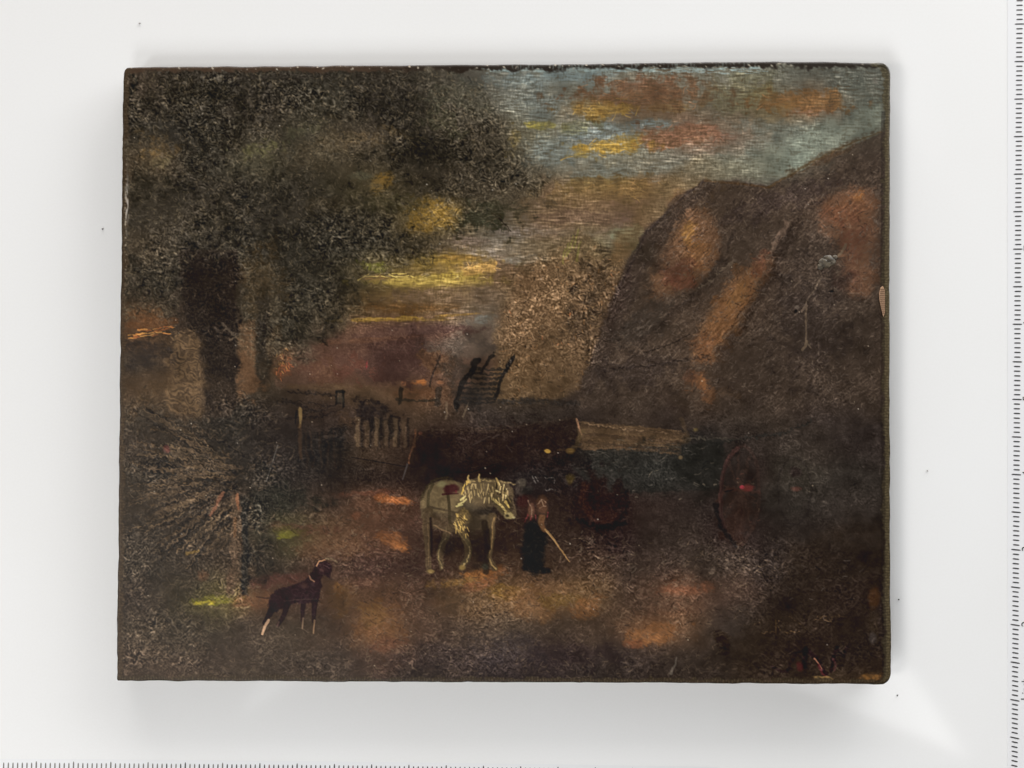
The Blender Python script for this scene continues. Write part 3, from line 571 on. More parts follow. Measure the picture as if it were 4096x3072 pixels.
stroke([(1238, 970), (1250, 945), (1262, 930)], 10, (98, 82, 58), .6, .2, 3, 1.5)
stroke([(1470, 905), (1480, 925), (1488, 950)], 8, (84, 70, 54), .5, .2, 3, 1.5)
stroke([(1260, 970), (1340, 968), (1420, 972)], 4, (104, 82, 62), .6, .2, 2, 2, .4, N_hor)
blob(1183, 975, 9, 6, (160, 126, 60), .95, .3, .3, .2, 0, None, .6); blob(1231, 974, 9, 6, (146, 116, 62), .9, 0, .4, .3, 0, None, .6); blob(1502, 928, 7, 6, (104, 90, 56), .7); blob(1470, 988, 6, 5, (124, 104, 74), .7); stroke([(1205, 972), (1226, 973)], 4, (100, 78, 58), .6, .2, 1.5)
stroke([(1530, 960), (1620, 945), (1700, 935), (1750, 910)], 6, (42, 42, 40), .7, .3, 3, 3, .3)
stroke([(1480, 948), (1530, 946), (1600, 950)], 4, (92, 86, 74), .5, .3, 2, 3, .5, N_hor)
dabs(poly_mask([(1240, 945), (1560, 945), (1560, 1075), (1240, 1060)], 10, 4), 700, [(92, 88, 80), (78, 76, 70), (34, 35, 35), (112, 104, 90), (60, 56, 50)], 11, 2.0, .05, .5, .6, .3)
dabs(poly_mask([(1310, 1048), (1560, 1040), (1560, 1085), (1300, 1090)], 6, 4), 260, [(118, 108, 92), (104, 96, 82), (128, 116, 96)], 6, 2.6, .2, 1.2, .7, .6)
LOOSE = False
# near wheel, seen edge-on: felloe, spokes, hub
def ring(cx, cy, rx, ry, w, col, a, ang=0.0, t0=0.0, t1=6.2832, wob=1.2):
    n = 28; c, s = math.cos(ang), math.sin(ang); pts = []
    for i in range(n + 1):
        t = t0 + (t1 - t0) * i / n; x, y = rx * math.cos(t), ry * math.sin(t)
        pts.append((cx + x * c - y * s, cy + x * s + y * c))
    stroke(pts, w, col, a, 0.0, 1.8, wob, .3)
blob(1600, 1070, 50, 112, (50, 44, 41), .7, .06, .4, .2)
blob(1596, 1110, 36, 62, (58, 46, 41), .7, .06, .5, .3); blob(1588, 1140, 30, 34, (64, 48, 43), .5, .1, .6, .4)
ring(1598, 1070, 41, 107, 7, (72, 56, 50), .4, .06)
ring(1598, 1070, 42, 106, 8, (84, 60, 56), .65, .06, 2.4, 4.4)
ring(1592, 1072, 34, 96, 4, (40, 34, 33), .5, .06, 2.2, 5.0)
for k in range(10):
    t = k * .628 + .2
    stroke([(1602, 1054), (1598 + 36 * math.cos(t), 1070 + 96 * math.sin(t))], 5, (78, 60, 52), .38, .2, 2.4, 2.6, .5)
stroke([(1548, 1085), (1570, 1056), (1640, 1062)], 6, (80, 56, 49), .5, .2, 2.5, 1.5); stroke([(1566, 1062), (1584, 1058)], 3, (34, 24, 24), .8)
blob(1603, 1052, 6, 5, (170, 62, 74), .85, 0, .4, .3, 0, None, .8); blob(1616, 1054, 14, 8, (120, 58, 54), .7)
dabs(poly_mask([(1580, 1000), (1635, 990), (1640, 1150), (1575, 1130)], 6, 3), 130, [(122, 104, 84), (104, 88, 72), (96, 66, 56)], 5, 2.4, .5, 1.3, .6, .5)
stroke([(1546, 1090), (1556, 1140), (1590, 1180)], 10, (34, 32, 32), .8, .3, 3, 1.5)
blob(1718, 1056, 12, 6, (98, 64, 56), .6); blob(1718, 1020, 16, 14, (44, 36, 36), .6); ring(1716, 1060, 36, 74, 4, (42, 38, 37), .4, 0)
dabs(poly_mask([(1670, 1000), (1760, 1000), (1760, 1110), (1660, 1110)], 10, 4), 110, [(88, 80, 68), (74, 68, 58)], 8, 2.2, .4, 1, .5, .4)
# far wheel on the left
blob(1290, 1078, 60, 62, (44, 32, 30), .8, .3, .5, .3)
ring(1296, 1082, 58, 62, 9, (35, 27, 26), .75, .3, -.6, 2.9); ring(1300, 1092, 36, 36, 6, (70, 47, 41), .5, .3, .2, 2.4)
stroke([(1262, 1050), (1258, 1085), (1276, 1110)], 14, (66, 44, 36), .5, .3, 4, 2.5, .4); blob(1305, 1112, 26, 12, (66, 47, 42), .5)
stroke([(1250, 1120), (1290, 1140), (1352, 1130)], 9, (30, 22, 21), .8, .2, 3, 1)
dabs(poly_mask([(1280, 1040), (1350, 1030), (1350, 1090), (1280, 1090)], 8, 3), 70, [(130, 116, 98), (108, 96, 82)], 6, 2.6, .3, 1.2, .65, .6)
blob(1232, 1034, 11, 12, (92, 78, 44), .7, 0, .6, .4); blob(1220, 1000, 60, 40, (38, 31, 30), .55, 0, .8, .3); blob(1210, 1110, 50, 60, (50, 40, 34), .5)

# ---- ground
LOOSE = True
for cx, cy, rx, ry, c, a, an in [(860, 1080, 34, 8, (158, 98, 58), .85, .08), (785, 1066, 56, 8, (108, 70, 54), .6, -.05), (825, 1076, 20, 8, (134, 84, 52), .6, 0), (720, 1180, 90, 26, (100, 74, 54), .55, 0), (850, 1168, 34, 18, (138, 90, 56), .75, .35), (864, 1184, 18, 8, (168, 108, 62), .7, .5), (770, 1114, 10, 8, (122, 80, 58), .6, 0), (640, 1140, 90, 14, (92, 62, 50), .5, .05), (612, 1156, 24, 10, (140, 138, 50), .8, -.05), (610, 1148, 40, 16, (86, 82, 46), .6, 0),
        (470, 1298, 46, 12, (120, 116, 48), .75, -.08), (436, 1302, 22, 4, (186, 170, 56), .75, -.2), (455, 1304, 8, 4, (190, 172, 62), .7, -.4), (560, 1298, 66, 20, (110, 78, 56), .75, 0), (600, 1255, 70, 14, (92, 60, 52), .65, -.15), (738, 1290, 30, 40, (104, 78, 50), .6, .1), (730, 1272, 12, 18, (118, 82, 46), .6, 0),
        (820, 1355, 56, 52, (112, 80, 54), .75, .2), (810, 1330, 40, 26, (112, 84, 52), .6, .2), (830, 1395, 46, 16, (102, 70, 54), .6, -.1), (790, 1260, 40, 14, (84, 60, 48), .5, 0), (1040, 1242, 58, 11, (148, 98, 54), .85, -.06), (1000, 1256, 60, 10, (118, 90, 52), .8, -.05), (1040, 1262, 40, 14, (126, 82, 56), .7, -.3), (1090, 1280, 50, 22, (112, 86, 44), .7, 0), (1075, 1236, 40, 12, (116, 78, 50), .6, -.1),
        (1150, 1312, 46, 36, (114, 86, 60), .75, .1), (1140, 1290, 60, 30, (104, 76, 52), .5, 0), (1210, 1296, 50, 18, (104, 82, 46), .6, 0), (1262, 1312, 46, 22, (114, 80, 52), .75, -.3), (1020, 1300, 70, 24, (86, 70, 54), .5, 0), (1405, 1378, 68, 24, (136, 94, 60), .85, -.1), (1430, 1360, 50, 14, (124, 88, 60), .6, 0), (1370, 1392, 26, 12, (126, 80, 56), .6, 0), (1470, 1275, 58, 15, (116, 78, 58), .75, -.02), (1450, 1300, 80, 20, (82, 66, 54), .5, 0), (960, 1420, 120, 30, (54, 46, 44), .4, 0), (1240, 1410, 150, 30, (54, 44, 44), .5, 0),
        (1562, 1385, 16, 28, (40, 30, 22), .75, -.3), (1100, 1400, 80, 40, (62, 56, 56), .4, 0), (620, 1080, 80, 36, (44, 44, 38), .6, 0), (560, 1130, 30, 110, (46, 44, 39), .6, 0), (700, 1290, 40, 30, (82, 62, 46), .4, 0)]:
    blob(cx, cy, rx, ry, c, a, an, .75, .28, .2, N_dn)
dabs(ground * (1 - .6 * dark_corner), 2600, [(98, 84, 68), (86, 72, 58), (110, 94, 76), (80, 67, 55)], 9, 1.9, -.35, .8, .52, .45)
dabs(ground, 900, [(40, 34, 33), (46, 38, 35)], 10, 2.4, -.3, .8, .4)
dabs(lowbush, 1300, [(92, 79, 64), (84, 72, 58), (100, 87, 70), (76, 66, 54)], 12, 3.2, -.4, .8, .5, .5)
dabs(lowbush, 700, [(40, 38, 35), (46, 41, 37)], 13, 3.4, -.4, .8, .42, -.2)
BR = []
for k in range(190):       # cut branches fanning out to the left of the post
    r = random.Random(k + 7000); a = r.uniform(-.62, .95); x0, y0 = 500 + r.gauss(0, 26), 1030 + a * 60 + r.gauss(0, 16)
    l0 = r.uniform(0, 90); l = l0 + r.uniform(60, 150)
    ca, sa = -math.cos(a), math.sin(a) * .95
    p0 = (x0 + ca * l0, y0 + sa * l0); p1 = (max(276, x0 + ca * l), y0 + sa * l)
    BR.append(([p0, ((p0[0] + p1[0]) / 2, (p0[1] + p1[1]) / 2 + r.uniform(-6, 6)), p1], r.uniform(2.4, 5.0), [(100, 84, 66), (112, 94, 72), (86, 73, 59), (38, 35, 32), (42, 39, 35), (34, 32, 30), (92, 76, 58)][k % 7]))
for p, w, c in BR: stroke(p, w, c, .68, .45, 1.6, 2.8, .35, N_curl2, .5)
stroke([(528, 1080), (532, 1180), (528, 1280)], 16, (42, 40, 36), .75, .1, 4, 2); stroke([(508, 1076), (512, 1120), (510, 1180), (502, 1275)], 20, (88, 72, 57), .75, .1, 3, 2.5, .3); stroke([(514, 1068), (514, 1100)], 5, (136, 92, 66), .75, .3, 2, 1); stroke([(507, 1120), (508, 1160)], 6, (108, 80, 56), .6, .4, 2.5, 1)
stroke([(482, 1066), (466, 1096), (456, 1114)], 6, (122, 82, 62), .7, .4, 2.5, 1.5); stroke([(528, 1090), (530, 1180), (526, 1270)], 12, (44, 42, 38), .7, .2, 4, 2)
stroke([(500, 1246), (496, 1275)], 14, (82, 64, 50), .5, .2, 4, 2); blob(362, 972, 7, 9, (112, 66, 62), .6, 0, .5, .4)
blob(440, 1245, 14, 14, (98, 68, 50), .5); stroke([(404, 1196), (430, 1190)], 6, (110, 88, 46), .6, .3, 2, 1)
stroke([(600, 962), (585, 1010), (575, 1040)], 2.2, (96, 92, 86), .6, .2, 1)
dabs(poly_mask([(640, 900), (900, 960), (900, 1060), (560, 1080)], 16, 6), 520, [(78, 70, 64), (64, 56, 50), (32, 30, 29)], 7, 1.8, 1.2, .9, .45, .3)
dabs(poly_mask([(1240, 1150), (1560, 1180), (1540, 1260), (1260, 1240)], 14, 6), 260, [(112, 102, 86), (96, 86, 74)], 11, 2.2, -.5, .5, .5, .6)

# ---- dog
LOOSE = False
dg = (44, 31, 34)
shape([(583, 1287), (599, 1272), (631, 1264), (655, 1254), (674, 1234), (681, 1217), (697, 1208), (713, 1216), (719, 1236), (714, 1250), (705, 1247), (700, 1240), (695, 1252), (696, 1268), (690, 1296), (668, 1304), (640, 1303), (616, 1312), (596, 1322), (578, 1322), (580, 1302)], dg, .93, 2.2, 1.6)
dabs(poly_mask([(590, 1290), (640, 1266), (690, 1262), (684, 1296), (600, 1316)], 4, 2), 60, [(72, 55, 50), (34, 25, 27), (86, 66, 58)], 9, 2.0, -.3, .5, .5, .4)
for p, w in (([(594, 1302), (582, 1326), (571, 1346)], 16), ([(622, 1302), (614, 1328), (601, 1350)], 13), ([(657, 1296), (654, 1320), (652, 1340)], 12), ([(682, 1288), (679, 1318), (677, 1342)], 14)):
    stroke(p, w, dg, .95, .45, 1.4, .6)
blob(697, 1226, 12, 11, (54, 39, 39), .7, .2, .5, .15)
stroke([(584, 1292), (572, 1292), (554, 1289)], 3.5, (62, 46, 40), .8, .5, 1.5)
stroke([(655, 1336), (653, 1356)], 4, (128, 104, 84), .7, .2, 1.2); stroke([(602, 1344), (598, 1354)], 4, (104, 84, 70), .6, .3, 1.2); stroke([(580, 1340), (572, 1352), (567, 1370)], 5.5, (196, 160, 126), .85, .2, 1.2, .6, 0, None, .5); stroke([(655, 1336), (653, 1358)], 2.6, (150, 124, 98), .7, .4, 1); stroke([(679, 1340), (677, 1368)], 3.2, (168, 134, 100), .75, .3, 1.1, .5)
stroke([(684, 1222), (690, 1212), (702, 1210)], 2.6, (196, 150, 110), .75, .3, 1, .4, 0, None, .4); stroke([(668, 1244), (672, 1252), (680, 1256)], 3.2, (150, 112, 88), .8, .2, 1.1, .6)
blob(656, 1266, 11, 8, (84, 62, 54), .6, .3, .7, .4); stroke([(614, 1298), (650, 1295), (684, 1294)], 2.0, (82, 66, 60), .4, .2, 1, .8); blob(695, 1232, 6, 5, (76, 54, 50), .6)
stroke([(704, 1206), (720, 1208), (728, 1214)], 3, (118, 104, 80), .55, .3, 1.2, 1.2, .3); blob(650, 1335, 60, 12, (66, 54, 44), .4, 0, .8)
blob(626, 1335, 8, 5, (112, 94, 76), .5)

# ---- horse
hb = (120, 104, 75)
shape([(917, 1060), (928, 1047), (958, 1035), (981, 1037), (1003, 1046), (1014, 1037), (1036, 1032), (1071, 1035), (1094, 1040), (1110, 1054), (1110, 1080), (1118, 1112), (1112, 1121), (1094, 1122), (1079, 1106), (1066, 1092), (1056, 1108), (1072, 1118), (1066, 1138), (1046, 1144), (1012, 1142), (981, 1150), (942, 1142), (911, 1118), (908, 1084)], (84, 72, 55), .93, 1.8, 1.0)
shape([(919, 1062), (930, 1049), (958, 1038), (984, 1040), (1000, 1052), (1000, 1084), (988, 1104), (960, 1108), (930, 1104), (911, 1096), (911, 1080)], hb, .85, 4, 1.2, .15)
shape([(1004, 1052), (1016, 1040), (1070, 1038), (1090, 1044), (1080, 1064), (1060, 1080), (1036, 1090), (1008, 1092), (998, 1074)], (112, 97, 72), .8, 5, 1.5, .2)
blob(950, 1128, 34, 14, (76, 62, 48), .7, .3, .6, .2); blob(985, 1140, 34, 14, (70, 57, 45), .65, 0, .6, .2); blob(1078, 1056, 22, 20, (92, 78, 53), .6, .4, .6, .2)
ring(962, 1088, 52, 56, 4, (66, 58, 42), .7, 0, 3.3, 5.0)
blob(954, 1046, 12, 8, (142, 136, 96), .7, 0, .6)
stroke([(935, 1046), (926, 1066), (924, 1096)], 6, (74, 66, 48), .8, 0, 1.5); stroke([(966, 1052), (970, 1090), (972, 1132)], 6, (62, 54, 40), .8, 0, 1.5); stroke([(925, 1094), (950, 1100), (980, 1106)], 4, (66, 56, 44), .6, 0, 1.6)
blob(975, 1056, 20, 12, (66, 36, 38), .9, -.15, .35, .15); blob(985, 1062, 4, 4, (110, 40, 52), .6); stroke([(956, 1068), (990, 1066)], 4, (60, 26, 34), .7)
blob(1046, 1106, 36, 14, (46, 41, 37), .85, .1, .6, .25); blob(1018, 1094, 26, 12, (92, 82, 66), .6, .2, .6, .3); blob(1030, 1132, 30, 28, (64, 55, 44), .8, 0, .6, .25)
dabs(poly_mask([(916, 1060), (958, 1040), (1000, 1050), (990, 1110), (915, 1100)], 3, 1), 90, [(90, 78, 58), (132, 119, 90), (104, 92, 68), (76, 64, 48)], 10, 2.6, 1.3, .5, .5, .3)
dabs(poly_mask([(915, 1104), (1060, 1110), (1050, 1142), (930, 1142)], 4, 1), 70, [(60, 49, 39), (92, 78, 58), (48, 40, 33)], 10, 2.6, .2, .6, .5, .3)
# head hanging forward
stroke([(1062, 1072), (1082, 1092), (1102, 1112)], 20, (82, 72, 50), .85, .25, 3, 2); stroke([(1076, 1050), (1100, 1080), (1104, 1098)], 16, (54, 46, 36), .8, .3, 3, 1)
stroke([(1064, 1078), (1082, 1092), (1092, 1106)], 6, (192, 168, 104), .85, .2, 1.5, 1.4, .3, N_iso, .6); stroke([(1092, 1084), (1100, 1096)], 6, (190, 164, 92), .85, .3, 1.5, 1, .2, None, .5)
blob(1100, 1114, 13, 8, (158, 142, 96), .9, .15, .4, .3, 0, None, .5); blob(1096, 1114, 5, 4, (40, 36, 28), .8); blob(1110, 1118, 5, 3, (180, 168, 120), .7); stroke([(1090, 1064), (1104, 1086)], 2.4, (112, 98, 60), .7)
blob(1078, 1066, 5, 4, (40, 34, 28), .8); stroke([(1072, 1060), (1082, 1064)], 3, (220, 200, 140), .8)
# mane tufts and lit hairs
for p, w in (([(1016, 1042), (1012, 1032), (1013, 1027)], 5), ([(1036, 1040), (1035, 1030), (1036, 1025)], 5), ([(1078, 1046), (1074, 1037), (1072, 1032)], 6)):
    stroke(p, w, (176, 150, 94), .85, .5, 1.2, .6, 0, None, .7)
stroke([(1014, 1042), (1040, 1036), (1068, 1040)], 3, (180, 156, 104), .6, .2, 1.1, 1.6, .6, N_curl, .5); stroke([(1082, 1040), (1098, 1042), (1112, 1046)], 3.4, (146, 126, 86), .6, .3, 1.2, 1, .3, None, .4)
stroke([(1014, 1040), (1004, 1052), (1000, 1066)], 5, (214, 178, 92), .85, .2, 1.4, 1.2, .2, None, .6)
for k in range(90):
    r = random.Random(k + 300); x = 1000 + r.random() * 100; y = 1042 + r.random() * 34
    stroke([(x, y), (x + r.uniform(-3, 3), y + r.uniform(5, 13))], r.uniform(1.5, 2.6), r.choice([(188, 164, 112), (212, 186, 128), (146, 126, 86), (74, 62, 46)]), .75, .4, 1, 0, 0, None, .4)
for p in ([(990, 1090), (1002, 1084), (1008, 1078)], [(986, 1094), (998, 1090)], [(996, 1080), (1006, 1072)]): stroke(p, 3.4, (220, 206, 136), .85, .3, 1.1, .5, 0, None, .5)
# fore and hind legs
lg = (82, 69, 51)
for p, w in (([(996, 1112), (994, 1138), (1003, 1160), (1011, 1184), (1010, 1204), (998, 1226)], 20), ([(1064, 1116), (1062, 1150), (1058, 1186), (1056, 1206), (1068, 1230)], 17), ([(924, 1104), (922, 1140), (926, 1186), (928, 1234)], 18), ([(972, 1140), (960, 1166), (951, 1190), (953, 1228)], 16)):
    stroke(p, w, lg, .85, .4, 1.8, 1.0)
blob(1000, 1122, 16, 19, (136, 114, 72), .8, .3, .5, .3, .4, N_iso, .4)
stroke([(992, 1116), (988, 1136), (1000, 1156), (1010, 1174)], 13, (122, 103, 68), .8, .35, 2, 1.5, .4, N_iso, .4); stroke([(1004, 1160), (1013, 1182), (1014, 1200), (1004, 1214), (998, 1226)], 7, (86, 76, 56), .8, .1, 1.8, 1)
for k in range(46):
    r = random.Random(k + 800); t = r.random(); x = 994 + t * 6 + r.gauss(0, 7); y = 1108 + t * 50
    stroke([(x, y), (x + r.uniform(-2, 7), y + r.uniform(3, 9))], 1.8, r.choice([(216, 182, 106), (190, 158, 90), (70, 57, 40)]), .75, .3, .9, 0, 0, None, .4)
stroke([(1012, 1180), (1014, 1196), (1008, 1210), (1000, 1222)], 2.6, (186, 160, 108), .65, .1, 1, 1.2, .4); blob(998, 1226, 8, 7, (140, 116, 66), .8)
stroke([(1072, 1116), (1066, 1140), (1062, 1166), (1060, 1186), (1056, 1202), (1064, 1218), (1072, 1230)], 6, (96, 79, 56), .8, .1, 1.8, 1); stroke([(1071, 1118), (1064, 1142), (1062, 1168), (1060, 1186)], 3, (164, 132, 86), .6, .2, 1.1, 1.2, .4); stroke([(1058, 1190), (1055, 1204), (1062, 1220), (1071, 1230)], 2.6, (196, 164, 104), .7, .1, 1, 1, .3)
stroke([(1048, 1130), (1052, 1170), (1050, 1215), (1050, 1235)], 13, (44, 37, 31), .8, .1, 3, 1); blob(1048, 1224, 9, 8, (60, 62, 52), .6)
stroke([(922, 1108), (920, 1130), (925, 1170), (927, 1210), (927, 1230)], 6, (78, 65, 50), .75, .1, 1.8, .8); stroke([(930, 1120), (932, 1160), (932, 1200)], 5, (40, 32, 29), .8, .1, 2); stroke([(924, 1132), (926, 1176), (927, 1220)], 2.0, (120, 98, 70), .6, .1, 1, .8, .3)
blob(930, 1234, 9, 5, (138, 116, 70), .8); stroke([(968, 1160), (956, 1168), (950, 1184), (949, 1206), (953, 1228)], 5, (82, 73, 55), .75, .1, 1.6, .8); stroke([(964, 1162), (954, 1172), (950, 1188), (949, 1210), (954, 1228)], 2.2, (150, 128, 86), .65, .1, 1, 1, .4)
blob(962, 1180, 22, 24, (34, 30, 28), .45); stroke([(938, 1134), (956, 1144), (974, 1152)], 2.6, (126, 102, 76), .7, .2, 1, .8); blob(1030, 1190, 16, 40, (46, 39, 32), .5)

# ---- carter in dark coat
blob(1154, 1178, 30, 60, (31, 31, 30), .95, .02, .3, .12); blob(1150, 1222, 26, 20, (29, 28, 27), .9, 0, .4, .15); blob(1178, 1232, 14, 8, (26, 25, 24), .85, .2, .5); blob(1136, 1226, 16, 8, (28, 26, 25), .7)
blob(1140, 1098, 24, 28, (58, 42, 37), .85, .1, .4, .2); blob(1128, 1084, 16, 14, (58, 36, 34), .8, 0, .5, .2); blob(1172, 1096, 15, 22, (92, 66, 50), .8, .1, .5, .25); blob(1148, 1100, 8, 16, (122, 88, 68), .65, 0, .6, .3)
blob(1122, 1056, 12, 12, (74, 66, 60), .7, 0, .5, .3); blob(1128, 1040, 11, 9, (92, 84, 72), .65, 0, .5, .4); blob(1144, 1054, 9, 8, (60, 56, 52), .6)
for p in ([(1160, 1088), (1170, 1078), (1180, 1086)], [(1168, 1096), (1182, 1092)], [(1142, 1082), (1148, 1100), (1146, 1114)], [(1166, 1080), (1176, 1094)]): stroke(p, 2.8, (158, 130, 106), .6, .3, 1.2, 1.5, .4, N_curl, .5)
for p in ([(1138, 1112), (1132, 1128)], [(1146, 1112), (1144, 1124)], [(1184, 1108), (1183, 1118)], [(1156, 1114), (1158, 1124)]): stroke(p, 2.6, (140, 62, 64), .55, .4, 1.2, 1.2, .4)
stroke([(1172, 1118), (1170, 1132), (1176, 1146)], 14, (104, 74, 50), .8, .4, 2.5, 1.2); stroke([(1178, 1144), (1200, 1170), (1218, 1196), (1231, 1214)], 3.6, (140, 110, 72), .9, .5, 1.2, .6)
stroke([(1180, 1148), (1202, 1174)], 1.8, (176, 142, 96), .7)
for p in ([(1152, 1028), (1158, 1044)], [(1176, 1032), (1196, 1034), (1196, 1042)], [(1180, 1058), (1200, 1058)], [(1158, 1030), (1164, 1040)]): stroke(p, 2.0, (116, 110, 104), .6, .3, .9, 1.4, .5)
blob(1140, 1060, 14, 8, (40, 38, 36), .7)

# ---- lower right: monogram, gilt scratches
Cc += (np.array([54, 45, 37], np.float32) / 255 - Cc) * (dark_corner * 0.55)[..., None]
dabs(poly_mask([(1660, 1240), (1850, 1180), (1880, 1240), (1680, 1330)], 12, 5), 260, [(104, 96, 88), (80, 72, 66), (30, 25, 24)], 11, 1.9, -.25, .4, .55, .6)
mg = (34, 23, 27)
stroke([(1740, 1402), (1736, 1440)], 12, mg, .8, .2, 2.5, 1); stroke([(1740, 1402), (1764, 1422), (1786, 1456)], 9, mg, .8, .2, 2.5, 1.5); stroke([(1700, 1450), (1716, 1412), (1740, 1402)], 6, (40, 30, 30), .6, .2, 2, 2)
stroke([(1796, 1450), (1800, 1420), (1808, 1398)], 6, mg, .7, .2, 2, 1.5); stroke([(1808, 1400), (1820, 1420), (1830, 1396)], 5, mg, .6, .2, 2, 1.5); stroke([(1668, 1440), (1690, 1452), (1710, 1444)], 5, mg, .5, .2, 2)
stroke([(1759, 1422), (1768, 1432), (1776, 1444)], 2.4, (168, 118, 92), .8, .3, 1, .6); stroke([(1770, 1436), (1778, 1456), (1790, 1468)], 4.5, (86, 44, 46), .8, .3, 1.8, 1); blob(1727, 1440, 8, 10, (92, 46, 46), .7, 0, .6, .3); stroke([(1800, 1424), (1806, 1436), (1802, 1448)], 4, (84, 54, 54), .6, .2, 1.6)
for p in ([(1648, 1367), (1670, 1364)], [(1690, 1366), (1714, 1366), (1728, 1364)], [(1706, 1332), (1722, 1342), (1736, 1354)], [(1738, 1356), (1744, 1360)], [(1770, 1334), (1800, 1330), (1830, 1334)], [(1680, 1340), (1676, 1350), (1684, 1360)], [(1724, 1370), (1730, 1372)], [(1800, 1340), (1760, 1338)], [(1630, 1350), (1640, 1345)]):
    stroke(p, 1.6, (116, 92, 64), .5, .3, 1, 2.0, .75, N_curl, .4)
stroke([(1676, 1340), (1676, 1372)], 2, (104, 80, 54), .5)
stroke([(1450, 1455), (1458, 1436), (1462, 1420)], 5, (100, 94, 84), .6, .5, 2, 1)
blob(1884, 1463, 30, 10, (122, 88, 52), .85, 0, .5, .3, .3); blob(1780, 1466, 22, 5, (138, 112, 72), .8, 0, .5, .5, .3); blob(1887, 1350, 14, 40, (62, 52, 42), .5); blob(1888, 1290, 12, 22, (96, 66, 44), .6, 0, .7, .3)
blob(1885, 1378, 9, 14, (74, 68, 66), .6)

Fg = np.zeros((NH, NW), np.float32)          # figures stay legible: thinner crust there
for q in ((640, 1290, 110, 80), (1010, 1130, 110, 120), (1160, 1140, 60, 110), (1598, 1070, 60, 115), (1040, 830, 70, 60)):
    Fg = np.maximum(Fg, 1 - sst(.7, 1.1, np.sqrt(((XX - q[0]) / q[2]) ** 2 + ((YY - q[1]) / q[3]) ** 2)))
# ---- overall crawl of the varnish: ridge highlights painted into the colour, tinted by what lies under them
leafy = np.maximum(crown, np.maximum(bush, lowbush))
amp = 0.050 + 0.006 * crown + 0.026 * bush + 0.004 * lowbush + 0.010 * sky - 0.008 * roof + 0.004 * ground - .008 * dark_corner
amp = np.clip(amp * (1 + 0.38 * PATCH), .014, .13) * (1 - .45 * Fg) * (.80 - .16 * sky)
dirn = worm(N_curl) * (0.26 + .26 * leafy) + worm(N_curl2) * (.26 + .22 * leafy + .22 * ground) + worm(N_iso) * (.18 + .18 * leafy)
dirn += worm(N_hor) * (.80 * sky + .12) + worm(N_up) * (.40 * roof + .30 * lowbush + .22 * ground) + worm(N_dn) * (.18 * ground) + FINE * .16
dirn -= lowpass(dirn, 14)
tint = Cc / (Cc.mean(axis=2, keepdims=True) + 1e-4)
Cc += (amp * dirn)[..., None] * (0.62 * tint + 0.38 * np.array([1.06, .96, .82], np.float32))
gap = np.clip(-unit(N_hor + .6 * N_curl2) - .35, 0, 1.2) * sky * .20      # brown ground showing between the hairs of the sky
Cc += (np.array([82, 68, 48], np.float32) / 255 - Cc) * gap[..., None]
Cc *= (1 + 0.06 * PATCH + 0.05 * N_mid)[..., None]
Hh += dirn * 0.34 + N_mid * 0.25
# flecks of dust and lost paint
for k in range(130):
    r = random.Random(k + 5); x = 270 + r.random() * 1640; y = 150 + r.random() * 1310
    blob(x, y, r.uniform(1.0, 2.2), r.uniform(1.0, 1.8), r.choice([(176, 162, 140), (150, 136, 114), (196, 186, 170)]), r.uniform(.35, .75), 0, .5, 0)

# ---- outline of the panel (design units): slightly crooked, worn corners
def edge_noise(n, sd, amt):
    r = np.random.RandomState(sd); k = np.interp(np.arange(n), np.linspace(0, n, 40), r.randn(40)) + .5 * np.interp(np.arange(n), np.linspace(0, n, 130), r.randn(130)); return k * amt
NX, NY = 1130, 905
ty = np.linspace(0, 1, NY); tx = np.linspace(0, 1, NX)
y_top = 143.5 - 8.5 * np.clip((tx - .0) / .75, 0, 1) + edge_noise(NX, 1, .55) - 3.0 * np.exp(-((tx - .86) / .16) ** 2)
y_bot = 1472.5 + 7.0 * tx ** 1.2 + edge_noise(NX, 2, .55)
x_lef = 265.0 - 14.5 * ty ** .9 + edge_noise(NY, 3, .6)
x_rig = 1925.5 - 2.5 * np.sin(ty * 3.14) + 1.5 * ty + edge_noise(NY, 4, .5)
Vv = y_top[None, :] * (1 - ty[:, None]) + y_bot[None, :] * ty[:, None]
ins_l = np.zeros((NY, NX)); 
Ux = x_lef[:, None] * (1 - tx[None, :]) + x_rig[:, None] * tx[None, :]
hgt = 1335.0
def corner_inset(dy, r): 
    q = np.clip(r - dy, 0, r); return r - np.sqrt(np.maximum(r * r - q * q, 0))
dT = ty * hgt; dB = (1 - ty) * hgt
L = x_lef + corner_inset(dT, 14) + corner_inset(dB, 6)
R_ = x_rig - corner_inset(dT, 26) - corner_inset(dB, 26)
Ux = L[:, None] * (1 - tx[None, :]) + R_[:, None] * tx[None, :]
dist = np.minimum(np.minimum(Ux - L[:, None], R_[:, None] - Ux), np.minimum(Vv - y_top[None, :], y_bot[None, :] - Vv))
# turned canvas edge: bare weave, brown at the top left, olive at the right and bottom
du = np.interp(YY[:, 0], np.linspace(143, 1475, NY), L); dr = np.interp(YY[:, 0], np.linspace(143, 1475, NY), R_)
et = np.interp(XX[0], np.linspace(265, 1925, NX), y_top); eb = np.interp(XX[0], np.linspace(250, 1925, NX), y_bot)
dl = XX - du[:, None]; drr = dr[:, None] - XX; dt = YY - et[None, :]; db = eb[None, :] - YY
weave_v = 0.5 + 0.5 * np.sin(XX * 2 * math.pi / 6.1 + N_mid * 1.2); weave_h = 0.5 + 0.5 * np.sin(YY * 2 * math.pi / 6.1 + N_mid * 1.2)
def rim(d, wdt, col, a, weave=None, wcol=None):
    m = a * (1 - sst(wdt - 3, wdt + 3, d + 2.2 * N_mid + 1.0 * N_iso2))
    lay(ALL, np.clip(m, 0, 1), col)
    if weave is not None: lay(ALL, np.clip(m * weave * .6 * np.clip(.6 + .5 * N_iso, 0, 1), 0, 1), wcol)
